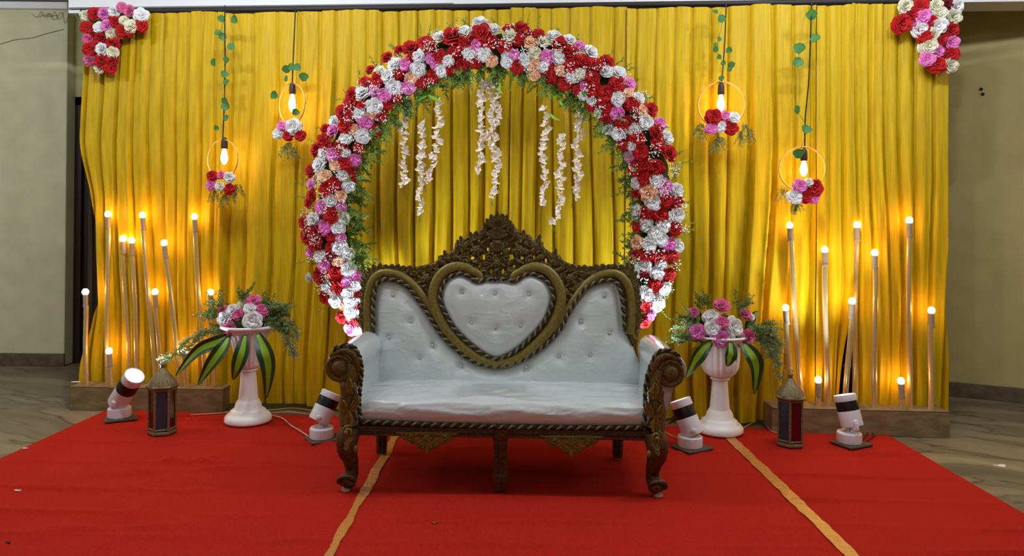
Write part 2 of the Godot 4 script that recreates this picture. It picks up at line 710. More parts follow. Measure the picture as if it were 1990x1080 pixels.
func stone_texture() -> ImageTexture:
	var n := FastNoiseLite.new()
	n.seed = 77
	n.frequency = 0.004
	n.fractal_octaves = 4
	var im := Image.create(768, 768, false, Image.FORMAT_RGB8)
	for y in 768:
		for x in 768:
			# periodic by sampling two circles is too slow; blend two halves at the borders instead
			var s := 0.0
			for k in 2:
				var xx := float(x) - (768.0 if k == 1 else 0.0)
				var w := (1.0 - x / 768.0) if k == 0 else x / 768.0
				var wv := n.get_noise_2d(xx * 0.9, y * 0.5) * 90.0
				var q := n.get_noise_2d((xx * 0.35 + y * 0.15) + wv * 0.3, (y * 2.2 - xx * 0.9) + wv)
				s += q * w
			var vein := pow(1.0 - minf(absf(s) * 7.0, 1.0), 5.0)
			var base := 0.80 + s * 0.35
			var cc := Color(base, base * 0.985, base * 0.95).lerp(Color(0.36, 0.32, 0.27), vein * 0.75)
			im.set_pixel(x, y, cc)
	return ImageTexture.create_from_image(im)

func crinkle_texture() -> ImageTexture:
	# thin pulled plastic: a few long creases in many directions
	var n := FastNoiseLite.new()
	n.seed = 5
	n.frequency = 0.006
	n.fractal_octaves = 3
	n.fractal_type = FastNoiseLite.FRACTAL_RIDGED
	var m := FastNoiseLite.new()
	m.seed = 9
	m.frequency = 0.004
	var im := Image.create(512, 512, false, Image.FORMAT_RGBA8)
	for y in 512:
		for x in 512:
			var h := 0.0
			for k in 4:
				var xx := x - (512.0 if k % 2 else 0.0)
				var yy := y - (512.0 if k > 1 else 0.0)
				var w := (x / 512.0 if k % 2 else 1.0 - x / 512.0) * (y / 512.0 if k > 1 else 1.0 - y / 512.0)
				var r := n.get_noise_2d(xx * 0.8, yy * 1.5)
				h += w * (pow(clampf(r * 0.5 + 0.5, 0, 1), 4.0) * 0.8 + m.get_noise_2d(xx, yy) * 0.35)
			h = clampf(h * 0.5 + 0.4, 0, 1)
			im.set_pixel(x, y, Color(h, h, h))
	im.bump_map_to_normal_map(14.0)
	return ImageTexture.create_from_image(im)

# ================================================================ room
func room():
	var b := MB.new()
	b.box(Vector3(0, -0.1, -2.2), Vector3(14.4, 0.2, 13.6), 0.0)
	struct("floor", b, mats.floor_stone)
	b = MB.new()
	b.box(Vector3(0, CEIL + 0.12, -2.2), Vector3(14.4, 0.2, 13.6), 0.0)
	struct("ceiling", b, mats.ceiling_white)
	# back left: the pale wall stops at a corner, then a deeper recess holds a dark doorway
	var cz := -6.95
	var corner := on_depth(128, 400, cz).x
	b = MB.new()
	b.box(Vector3((corner - 7.0) / 2, CEIL / 2, cz - 0.4), Vector3(corner + 7.0, CEIL, 0.8), 0.01)
	struct("wall_left", b, mats.wall_left_paint)
	b = MB.new()
	b.box(Vector3((corner - 7.0) / 2, 0.06, cz + 0.012), Vector3(corner + 7.02, 0.12, 0.024), 0.004)
	struct("baseboard_left", b, mats.baseboard_stone)
	# wall behind the curtain, with the door opening beside the corner
	var rz := -7.06
	var d0 := on_depth(139, 400, rz).x
	var d1 := d0 + 1.0
	var dh := on_depth(150, 188, rz).y
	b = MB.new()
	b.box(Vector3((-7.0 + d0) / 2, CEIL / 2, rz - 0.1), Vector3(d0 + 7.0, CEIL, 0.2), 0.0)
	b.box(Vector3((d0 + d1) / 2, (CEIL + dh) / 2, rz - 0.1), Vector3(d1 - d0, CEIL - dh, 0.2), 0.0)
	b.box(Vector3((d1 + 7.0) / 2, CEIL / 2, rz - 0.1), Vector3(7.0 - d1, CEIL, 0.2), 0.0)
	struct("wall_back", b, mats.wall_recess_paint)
	var dr := struct("door_1", door_mesh(d1 - d0, dh), mats.dark_wood)
	dr.position = Vector3((d0 + d1) / 2, 0, rz - 0.08)
	# right wall comes forward at an angle
	var p0 := on_floor(1836, 768)
	var p1 := on_floor(1990, 790)
	var dir := (p1 - p0).normalized()
	dir = Vector3(dir.x, 0, dir.z * 0.55).normalized()
	var a0 := p0 - dir * 1.5
	var a1 := p0 + dir * 4.2
	var mid := (a0 + a1) / 2
	var bs := Basis(Vector3(0, 1, 0), -atan2(dir.z, dir.x))
	var nrm := bs * Vector3(0, 0, 1)
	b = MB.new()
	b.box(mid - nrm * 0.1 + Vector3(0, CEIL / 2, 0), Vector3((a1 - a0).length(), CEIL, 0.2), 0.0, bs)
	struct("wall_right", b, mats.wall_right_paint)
	b = MB.new()
	b.box(mid + nrm * 0.012 + Vector3(0, 0.06, 0), Vector3((a1 - a0).length(), 0.12, 0.024), 0.004, bs)
	struct("baseboard_right", b, mats.baseboard_stone)
	# the rest of the hall round the photographer
	b = MB.new()
	b.box(Vector3(-7.1, CEIL / 2, -2.2), Vector3(0.2, CEIL, 13.6), 0.0)
	struct("wall_far_left", b, mats.wall_left_paint)
	b = MB.new()
	b.box(Vector3(7.1, CEIL / 2, -2.2), Vector3(0.2, CEIL, 13.6), 0.0)
	struct("wall_far_right", b, mats.wall_right_paint)
	b = MB.new()
	b.box(Vector3(0, CEIL / 2, 4.7), Vector3(14.4, CEIL, 0.2), 0.0)
	struct("wall_front", b, mats.wall_left_paint)
	b = MB.new()
	b.box(Vector3(0, CEIL / 2, -9.05), Vector3(14.4, CEIL, 0.2), 0.0)
	struct("wall_passage", b, mats.wall_recess_paint)
	# plaster fillets along the ceiling edge
	b = MB.new()
	var bt: float = on_plane(back_t, 900, 15, -0.16).y
	var bx0 := on_plane(back_t, 132, 15, -0.18).x
	b.box(Vector3((bx0 + 5.4) / 2, (bt + CEIL + 0.05) / 2, -0.30), Vector3(5.4 - bx0, CEIL + 0.05 - bt, 0.24), 0.006)
	struct("trim_1", b, mats.ceiling_white).transform = back_t
	b = MB.new()
	b.tube(PackedVector3Array([Vector3(bx0 + 0.02, bt + 0.035, -0.17), Vector3(-0.48, bt + 0.032, -0.17)]), 0.009, 8)
	struct("trim_2", b, mat("trim_grey", Color(0.45, 0.45, 0.47), 0.8)).transform = back_t
	b = MB.new()
	var wt := on_depth(60, 19, cz).y
	b.box(Vector3((corner - 7.0) / 2, (wt + CEIL) / 2, cz + 0.02), Vector3(corner + 7.04, CEIL - wt, 0.05), 0.006)
	struct("trim_3", b, mats.ceiling_white)
	# hairline wall crack, surface cable and screw plugs
	b = MB.new()
	var cr := []
	for p in [[0, 86], [30, 77], [60, 74], [95, 64], [124, 57]]: cr.append(on_depth(p[0], p[1], cz + 0.003))
	b.tube(spline(cr, 5), 0.0035, 5)
	solo("wall_cable", "thin dark cable sagging across the top of the pale left wall", "cable", b, mat("cable_olive", Color(0.55, 0.50, 0.33), 0.8))
	b = MB.new()
	for s in 3:
		var q := []
		for k in 9:
			var x := 62.0 + s * 14 + k * 6
			q.append(on_depth(x, 26 + s * 2 + sin(k * 1.9 + s) * 7 + (10 if k % 4 == 2 else 0), cz + 0.01))
		b.tube(spline(q, 4), 0.002, 4)
	solo("loose_wires", "tangle of thin wires hanging under the ceiling at the left wall", "wires", b, mat("wire_grey", Color(0.48, 0.45, 0.36), 0.8))
	b = MB.new()
	var pl := on_depth(1881, 178, -6.2)
	var hit := p0 + dir * ((pl.x - p0.x) / dir.x)
	for k in 2:
		b.lathe([Vector2(0.0, 0), Vector2(0.014, 0), Vector2(0.012, 0.012), Vector2(0, 0.014)], 10, hit + nrm * 0.001 + Vector3(0, on_depth(1881, 173 + k * 10, hit.z).y, 0) + bs * Vector3(0.012 * k, 0, 0), 0, 0, 0, 9, bs * Basis(Vector3(1, 0, 0), PI / 2))
	solo("wall_plug", "pair of small dark screw plugs in the brownish right wall", "wall plug", b, mats.socket_brown)
	b = MB.new()
	var hk := []
	for p in [[130, 135], [131, 118], [135, 104], [139, 108], [138, 116]]: hk.append(on_depth(p[0], p[1], rz + 0.02))
	b.tube(spline(hk, 5), 0.007, 6)
	solo("wall_hook", "bent dark hook on the olive wall above the doorway", "hook", b, mats.socket_brown)

func door_mesh(w: float, h: float) -> MB:
	var b := MB.new()
	b.box(Vector3(0, h / 2, 0), Vector3(w, h, 0.04), 0.003)
	for s in [-1, 1]:
		b.box(Vector3(s * (w / 2 - 0.04), h / 2, 0.03), Vector3(0.08, h, 0.06), 0.004)
	b.box(Vector3(0, h - 0.04, 0.03), Vector3(w, 0.08, 0.06), 0.004)
	for k in 3:
		b.box(Vector3(0, 0.5 + k * 0.8, 0.022), Vector3(w * 0.6, 0.6, 0.02), 0.008)
	return b

# ================================================================ carpets
func carpets():
	# four long edges run away from the camera: left edge, left seam, right seam, right edge
	var le := [on_floor(192, 805), on_floor(0, 893)]
	var s1 := [on_floor(779, 832), on_floor(641, 1080)]
	var s2 := [on_floor(1400, 835), on_floor(1652, 1080)]
	var re := [on_floor(1728, 848), on_floor(1990, 1000)]
	var front := -1.2
	var at := func(e: Array, z: float) -> Vector3:
		var t: float = (z - e[0].z) / (e[1].z - e[0].z)
		return e[0] + (e[1] - e[0]) * t
	var bz := func(x: float) -> float: return -5.17 + 0.067 * x    # back edge of the carpets
	var labels := ["left red carpet runner, wrinkled, under the left lantern", "middle red carpet runner under the sofa between two gold tapes", "right red carpet runner under the right lantern"]
	var edges := [le, s1, s2, re]
	for k in 3:
		var b := MB.new()
		var rows := []
		var nz := 380
		var nx := 60
		var low := []
		for j in nz + 1:
			var row := PackedVector3Array()
			for i in nx + 1:
				var u := float(i) / nx
				var z0: float = bz.call(lerpf(edges[k][0].x, edges[k + 1][0].x, u))
				var z := lerpf(z0, front, float(j) / nz)
				var p: Vector3 = at.call(edges[k], z).lerp(at.call(edges[k + 1], z), u)
				p.y = 0.007 + carpet_height(p.x, p.z, k) * smoothstep(0.0, 0.07, u) * smoothstep(0.0, 0.07, 1.0 - u)
				row.append(p)
			rows.append(row)
		var from := b.grid(rows)
		b.facing(from, Vector3(0, 1, 0))
		# thin cut edge down to the floor
		var rim := PackedVector3Array()
		for j in nz + 1: rim.append(rows[j][0])
		for i in range(1, nx + 1): rim.append(rows[nz][i])
		for j in range(nz - 1, -1, -1): rim.append(rows[j][nx])
		for i in range(nx - 1, 0, -1): rim.append(rows[0][i])
		var under := PackedVector3Array()
		for p in rim: under.append(Vector3(p.x, 0.0, p.z))
		from = b.grid([rim, under], true)
		for i in range(from, b.idx.size(), 3):
			b._dir(i, (b.v[b.idx[i]] - Vector3(at.call(edges[k], -3.0).lerp(at.call(edges[k + 1], -3.0), 0.5))) * Vector3(1, 0, 1))
		solo("red_carpet", labels[k], "carpet", b, mats.carpet_red, "red carpet runners")
	# gold tape over the two seams
	for s in 2:
		var e: Array = s1 if s == 0 else s2
		var b := MB.new()
		var rows := []
		var z0 := -4.98 if s == 0 else -4.85
		for j in 240:
			var z := lerpf(z0, -1.25, j / 239.0)
			var c: Vector3 = at.call(e, z)
			var w := 0.034 + 0.006 * noise.get_noise_2d(z * 6.0, s * 9.0)
			if s == 0: w = 0.030 + 0.016 * noise.get_noise_2d(z * 2.2, 4.0) + 0.004 * noise.get_noise_2d(z * 14.0, 2.0) - 0.010 * smoothstep(-3.85, -3.6, z)
			var row := PackedVector3Array()
			for i in 7:
				var u := i / 3.0 - 1.0
				var x := c.x + u * w + 0.006 * noise.get_noise_2d(z * 3.0, 7.0 + s)
				var h := 0.0105 + 0.0035 * absf(u) * (0.5 + noise.get_noise_2d(z * 9.0, u * 2.0 + s * 5.0))
				h += 0.006 * smoothstep(0.0, 0.07, absf(u) * w / 2.0) * 0.2
				row.append(Vector3(x, h + (0.0015 if absf(u) < 0.9 else 0.0), z))
			rows.append(row)
		var from := b.grid(rows)
		b.facing(from, Vector3(0, 1, 0))
		# underside makes it a strip with thickness
		var rows2 := []
		for row in rows:
			var r2 := PackedVector3Array()
			for p in row: r2.append(p - Vector3(0, 0.0012, 0))
			rows2.append(r2)
		from = b.grid(rows2)
		b.facing(from, Vector3(0, -1, 0))
		solo("gold_tape", ["crinkled gold tape over the left carpet seam, passing under the sofa's left end", "straight gold tape over the right carpet seam, starting at the right flower stand"][s], "tape", b, mats.tape_gold, "gold tapes on the carpet seams")

func carpet_height(x: float, z: float, k: int) -> float:
	var h := 0.0
	# cross ridges left by the folded cloth
	for r in [[-4.55, 0.0], [-4.15, 0.2], [-3.75, 0.5], [-3.45, 0.1], [-3.2, 0.8]]:
		var d: float = z - (r[0] + 0.05 * noise.get_noise_2d(x * 0.5, r[1] * 10.0 + k * 3.0) + 0.02 * x)
		h += (0.010 if k == 1 else 0.017) * exp(-d * d / 0.0008) * (0.6 + noise.get_noise_2d(x * 0.8 + r[0], k * 2.0))
	if k == 0:
		# star of creases where the runner is pinched
		var c := on_floor(352, 918)
		var dx := x - c.x
		var dz := z - c.z
		var rr := sqrt(dx * dx + dz * dz)
		var a := atan2(dz, dx)
		h += 0.028 * exp(-rr * rr / 0.22) * smoothstep(0.02, 0.2, rr) * pow(absf(cos(a * 3.0 + 0.5)), 7.0)
		c = on_floor(225, 1030)
		dx = x - c.x; dz = z - c.z
		rr = sqrt(dx * dx + dz * dz)
		a = atan2(dz, dx)
		h += 0.022 * exp(-rr * rr / 0.12) * smoothstep(0.02, 0.15, rr) * pow(absf(cos(a * 2.0 + 0.2)), 7.0)
	h += 0.0018 * (noise.get_noise_2d(x * 2.5, z * 2.5 + k * 7.0) + 1.0) * 0.5
	return maxf(h, 0.0)

# ================================================================ backdrop
func curtain_depth(s: float, v: float) -> float:
	# s: metres along the curtain, v: 0 at the top, 1 at the hem
	var ph := s * 7.9 + 0.55 * sin(s * 2.3 + 0.6) + 0.3 * sin(s * 5.1) + v * (0.9 * noise.get_noise_2d(s * 0.55, v * 0.8) + 0.35 * noise.get_noise_2d(s * 1.7 + 9.0, v))
	var k := floorf(ph)
	var p := ph - k
	var hsh := fposmod(sin(k * 12.9898) * 43758.5453, 1.0)
	var skew := 0.35 + 0.4 * hsh
	var q := p / skew * 0.5 if p < skew else 0.5 + (p - skew) / (1.0 - skew) * 0.5
	var wide := 0.10 + 0.10 * fposmod(hsh * 7.3, 1.0)
	var lobe := smoothstep(0.0, wide, q) * smoothstep(0.0, wide * 0.7, 1.0 - q)
	lobe = lobe * 0.8 + 0.2 * sin(PI * q) + 0.12 * sin(q * 9.0 + k) * lobe
	var amp := lerpf(0.026, 0.072, smoothstep(0.0, 0.7, v)) * (0.55 + 0.8 * hsh)
	var big := 0.05 * smoothstep(0.1, 0.9, v) * noise.get_noise_2d(s * 1.1 + 4.0, v * 0.5)
	return lobe * amp + big + 0.004 * noise.get_noise_2d(s * 9.0, v * 5.0)

func backdrop():
	var th := thing("curtain_backdrop", "tall pleated mustard yellow curtain hung as a backdrop behind the sofa", "curtain")
	th.transform = back_t
	var left := on_plane(back_t, 163, 300).x
	var right := on_plane(back_t, 1839, 300).x
	var top := 2.985
	var cuts := []
	for x in [163, 437, 577, 735, 990, 1215, 1412, 1581]: cuts.append(on_plane(back_t, x, 300).x)
	var slit := on_plane(back_t, 1647, 640).x
	cuts.append(slit)
	cuts.append(right)
	var apex := on_plane(back_t, 1647, 622).y
	for k in cuts.size() - 1:
		var b := MB.new()
		var w: float = cuts[k + 1] - cuts[k]
		var nu := int(w / 0.0085)
		var nv := 60
		var rows := []
		for j in nv + 1:
			var v := float(j) / nv
			var row := PackedVector3Array()
			for i in nu + 1:
				var u := float(i) / nu
				var s := lerpf(cuts[k], cuts[k + 1], u)
				var hem := 0.018 + 0.03 * (noise.get_noise_2d(s * 1.4, 3.0) + 0.4)
				hem = maxf(hem, 0.008)
				var tp := top - 0.012 * absf(sin(s * 5.3)) - (0.012 if k % 2 else 0.0)
				var y := lerpf(tp, hem, v)
				var x := s
				if k == 0:     # the free left side swings out, in, and out again
					var e := 0.02 * sin(y * 2.4) + 0.10 * smoothstep(0.9, 0.35, absf(y - 1.15)) - 0.01 * smoothstep(1.2, 2.0, y) + 0.03
					x += e * pow(1.0 - u, 4.0)
				if k == 7: x -= 0.10 * sqrt(clampf((apex - y) / (apex - 0.18), 0.0, 1.0)) * pow(u, 3.0)
				if k == 8: x += 0.012 * clampf((apex - y) / (apex - 0.18), 0.0, 1.0) * pow(1.0 - u, 3.0)
				var c := curtain_depth(s, v) + (0.006 if k % 2 else 0.0)
				c += 0.012 * exp(-pow((s - cuts[k]) / 0.02, 2.0)) * (1.0 if k % 2 else 0.0)
				row.append(Vector3(x, y, c))
			rows.append(row)
		var from := b.grid(rows)
		b.facing(from, Vector3(0, 0, 1))
		var o := part(th, "curtain_panel", b, mats.curtain_satin)
	var b := MB.new()
	b.tube(PackedVector3Array([Vector3(left - 0.05, top + 0.022, -0.03), Vector3(right + 0.05, top + 0.022, -0.03)]), 0.022, 10)
	for x in [left + 0.02, 0.0, right - 0.02]:
		b.tube(PackedVector3Array([Vector3(x, 0.0, -0.07), Vector3(x, top + 0.022, -0.07)]), 0.02, 10)
	part(th, "support_frame", b, mat("frame_dark", Color(0.14, 0.11, 0.09), 0.6))
	# dark cupboard seen through the slit
	var c := back(1636, 700, -0.5)
	b = MB.new()
	b.box(Vector3(0, 0.42, 0), Vector3(0.7, 0.84, 0.3), 0.01)
	b.box(Vector3(0, 0.86, 0.01), Vector3(0.74, 0.03, 0.34), 0.006)
	var cb := thing("wooden_cupboard", "dark wooden cupboard glimpsed through the slit in the curtain", "cupboard", Vector3(c.x, 0, c.z), BACK_YAW)
	part(cb, "body", b, mats.dark_wood)
	b = MB.new()
	b.box(Vector3(0, back(1636, 711, -0.32).y, 0.155), Vector3(0.68, 0.022, 0.012), 0.003)
	part(cb, "edge_strip", b, mat("strip_grey", Color(0.6, 0.55, 0.5), 0.6))

# ================================================================ flowers
var rose_meshes := []
var blossom_meshes := []

# a cloth rose about 1 m across looking along +z: cones of overlapping curled petals
func rose_mesh(seed_: int) -> ArrayMesh:
	var g := RandomNumberGenerator.new()
	g.seed = seed_
	var b := MB.new()
	var layers := [[3, 0.05, 0.17, 0.36, 1.5], [4, 0.09, 0.27, 0.34, 1.15], [5, 0.12, 0.38, 0.28, 0.95], [5, 0.14, 0.47, 0.17, 0.9], [6, 0.16, 0.53, 0.02, 0.75]]
	for l in layers.size():
		var n: int = layers[l][0]
		var off := g.randf() * TAU
		for k in n:
			var phi := off + TAU * k / n + g.randf_range(-0.15, 0.15)
			var reach: float = layers[l][2] * g.randf_range(0.92, 1.06)
			var top: float = layers[l][3] + g.randf_range(-0.03, 0.03)
			var span: float = layers[l][4]
			var rows := []
			for j in 5:
				var t := j / 4.0
				var row := PackedVector3Array()
				for i in 6:
					var s := i / 2.5 - 1.0
					var wide := sin(clampf(0.2 + t * 1.9, 0.0, PI * 0.62)) * (1.0 - 0.25 * t * t)
					var a := phi + s * span * wide * 0.9
					var r := lerpf(layers[l][1] * 0.5, reach, pow(t, 0.9)) * (1.0 - 0.10 * s * s * t)
					var z := lerpf(-0.20, top, pow(t, 0.75)) - 0.10 * s * s * t
					if j == 4:
						r += 0.035 + 0.01 * sin(s * 5.0 + k)
						z -= 0.045
					r += 0.012 * sin(s * 4.0 + t * 3.0 + k)
					row.append(Vector3(cos(a) * r, sin(a) * r, z))
				rows.append(row)
			var from := b.grid(rows)
			b.facing(from, Vector3(-cos(phi), -sin(phi), 1.2))
	b.ball(Vector3(0, 0, 0.12), Vector3(0.09, 0.09, 0.2), 8, 5)
	return b.mesh()

func blossom_mesh(seed_: int) -> ArrayMesh:
	var g := RandomNumberGenerator.new()
	g.seed = seed_
	var b := MB.new()
	for k in 5:
		var a := TAU * k / 5.0 + g.randf_range(-0.3, 0.3)
		var tilt := g.randf_range(-0.25, 0.7)
		var bs := Basis(Vector3(0, 0, 1), a) * Basis(Vector3(0, 1, 0), -tilt)
		var rows := []
		for j in 4:
			var t := j / 3.0
			var row := PackedVector3Array()
			for i in 5:
				var s := i / 2.0 - 1.0
				var w := 0.24 * sin(PI * (0.12 + 0.83 * t))
				row.append(bs * Vector3(0.06 + t * 0.5, s * w, 0.10 * s * s + 0.12 * t * t))
			rows.append(row)
		var from := b.grid(rows)
		b.facing(from, Vector3(0, 0, 1))
	b.ball(Vector3(0, 0, 0.03), Vector3(0.07, 0.07, 0.08), 6, 4)
	return b.mesh()

func rose_kinds():
	for k in 4: rose_meshes.append(rose_mesh(100 + k))
	for k in 3: blossom_meshes.append(blossom_mesh(300 + k))

# a rose as a part of th; p in world, looking along n
func rose(th: Node3D, p: Vector3, n: Vector3, size: float, m: Material, called := "rose"):
	if rose_meshes.is_empty(): rose_kinds()
	var o := inst(th, called, rose_meshes[rng.randi() % 4], m)
	var z := n.normalized()
	var x := Vector3(0, 1, 0).cross(z).normalized()
	var bs := Basis(x, z.cross(x), z) * Basis(Vector3(0, 0, 1), rng.randf() * TAU)
	o.transform = th.transform.affine_inverse() * Transform3D(bs.scaled_local(Vector3.ONE * size), p)

# airy asparagus-fern sprig along a bent stem, added to b
func sprig(b: MB, p: Vector3, dir: Vector3, length: float, needles: int, spread: float, droop := 0.0, base := Color(0.15, 0.28, 0.055)):
	b.use_col = true
	var d := dir.normalized()
	var prev := p
	var pts := PackedVector3Array([p])
	for k in 5:
		d = (d + Vector3(0, -droop, 0) + Vector3(rng.randf_range(-1, 1), rng.randf_range(-1, 1), rng.randf_range(-1, 1)) * 0.12).normalized()
		prev += d * length / 5.0
		pts.append(prev)
	b.tint = base * 0.8
	b.tube(pts, [0.0016, 0.0015, 0.0013, 0.0011, 0.0009, 0.0006], 3, 1.0, false)
	for k in needles:
		var t := (k + rng.randf()) / needles
		var seg := minf(t * 5.0, 4.999)
		var q := pts[int(seg)].lerp(pts[int(seg) + 1], seg - int(seg))
		var nd := (Vector3(rng.randf_range(-1, 1), rng.randf_range(-1, 1), rng.randf_range(-1, 1)).normalized() + d * 0.6).normalized()
		var l := spread * (1.0 - 0.5 * t) * rng.randf_range(0.6, 1.2)
		var w := nd.cross(Vector3(rng.randf_range(-1, 1), rng.randf_range(-1, 1), 0.6)).normalized() * spread * 0.10
		var g := rng.randf_range(0.7, 1.35)
		b.tint = Color(base.r * g, base.g * g, base.b * g)
		var i0 := b.add(q - w * 0.4); var i1 := b.add(q + nd * l * 0.55 + w); var i2 := b.add(q + nd * l); var i3 := b.add(q + nd * l * 0.5 - w)
		b.quad(i0, i1, i2, i3)
		b._dir(b.idx.size() - 6, Vector3(0, 0.2, 1)); b._dir(b.idx.size() - 3, Vector3(0, 0.2, 1))

# cloud of tiny white buds
func buds(b: MB, p: Vector3, r: float, count: int, size := 0.006):
	for k in count:
		var q := p + Vector3(rng.randf_range(-1, 1), rng.randf_range(-1, 1), rng.randf_range(-0.5, 1)) * r
		var s := size * rng.randf_range(0.7, 1.3)
		var i := b.v.size()
		for c in [Vector3(1, 0, 0), Vector3(-1, 0, 0), Vector3(0, 1, 0), Vector3(0, -1, 0), Vector3(0, 0, 1), Vector3(0, 0, -1)]: b.add(q + c * s)
		var from := b.idx.size()
		for f in [[0, 2, 4], [2, 1, 4], [1, 3, 4], [3, 0, 4], [2, 0, 5], [1, 2, 5], [3, 1, 5], [0, 3, 5]]: b.tri(i + f[0], i + f[1], i + f[2])
		b.outward(from)

# small rounded ivy leaf
func ivy_leaf(r: float) -> MB:
	var b := MB.new()
	var rows := []
	for j in 5:
		var t := j / 4.0
		var row := PackedVector3Array()
		for i in 5:
			var s := i / 2.0 - 1.0
			var w := r * (0.25 + 0.85 * sin(PI * pow(t, 0.7) * 0.93))
			row.append(Vector3(s * w, r * (0.8 - 1.9 * t), r * (0.22 * absf(s) - 0.25 * t * t)))
		rows.append(row)
	var from := b.grid(rows)
	b.facing(from, Vector3(0, 0, 1))
	var n := b.v.size()
	var c := MB.new()
	c.merge(b, Transform3D(Basis(), Vector3(0, 0, -0.0012)))
	c.flip(0)
	b.merge(c, Transform3D())
	return b

# long dracaena leaf with pale middle: dark blade and lime stripe as its sub-part
func long_leaf(th: Node3D, ctrl: Array, width: float, roll := 0.0):
	var inv := th.transform.affine_inverse()
	var q := []
	for p in ctrl: q.append(inv * p)
	var pts := spline(q, 8)
	var n := pts.size()
	var blade := MB.new()
	var mid := MB.new()
	var rb := []; var rm := []
	for i in n:
		var t := float(i) / (n - 1)
		var d := (pts[mini(i + 1, n - 1)] - pts[maxi(i - 1, 0)]).normalized()
		var side := d.cross(Vector3(sin(roll), 0, cos(roll))).normalized()
		var up := side.cross(d).normalized()
		var w := width * 0.5 * pow(sin(PI * clampf(0.10 + 0.90 * t, 0, 1)), 0.75) * (0.75 + 0.25 * sin(PI * t)) + 0.0006
		var row := PackedVector3Array(); var row2 := PackedVector3Array()
		for k in 7:
			var s := k / 3.0 - 1.0
			row.append(pts[i] + side * s * w + up * (w * 0.35 * s * s + 0.05 * w * sin(t * 18.0 + s * 2.0)))
		for k in 3:
			var s := (k - 1.0) * 0.42
			row2.append(pts[i] + side * s * w + up * (w * 0.35 * s * s + 0.05 * w * sin(t * 18.0 + s * 2.0) + 0.0012))
		rb.append(row)
		if t > 0.03 and t < 0.97: rm.append(row2)
	for pair in [[blade, rb], [mid, rm]]:
		var m: MB = pair[0]
		var from: int = m.grid(pair[1])
		m.facing(from, Vector3(0, 0.1, 1))
		var back_rows := []
		for row in pair[1]:
			var r2 := PackedVector3Array()
			for p in row: r2.append(p - Vector3(0, 0, 0.0009))
			back_rows.append(r2)
		from = m.grid(back_rows)
		m.facing(from, Vector3(0, -0.1, -1))
	var o := part(th, "leaf", blade, mat("dracaena_dark", Color(0.10, 0.24, 0.09), 0.4))
	part(o, "pale_stripe", mid, mat("dracaena_lime", Color(0.50, 0.66, 0.13), 0.4))

const RED := "rose_red"
const WHITE := "rose_white"
const PINK := "rose_pink"

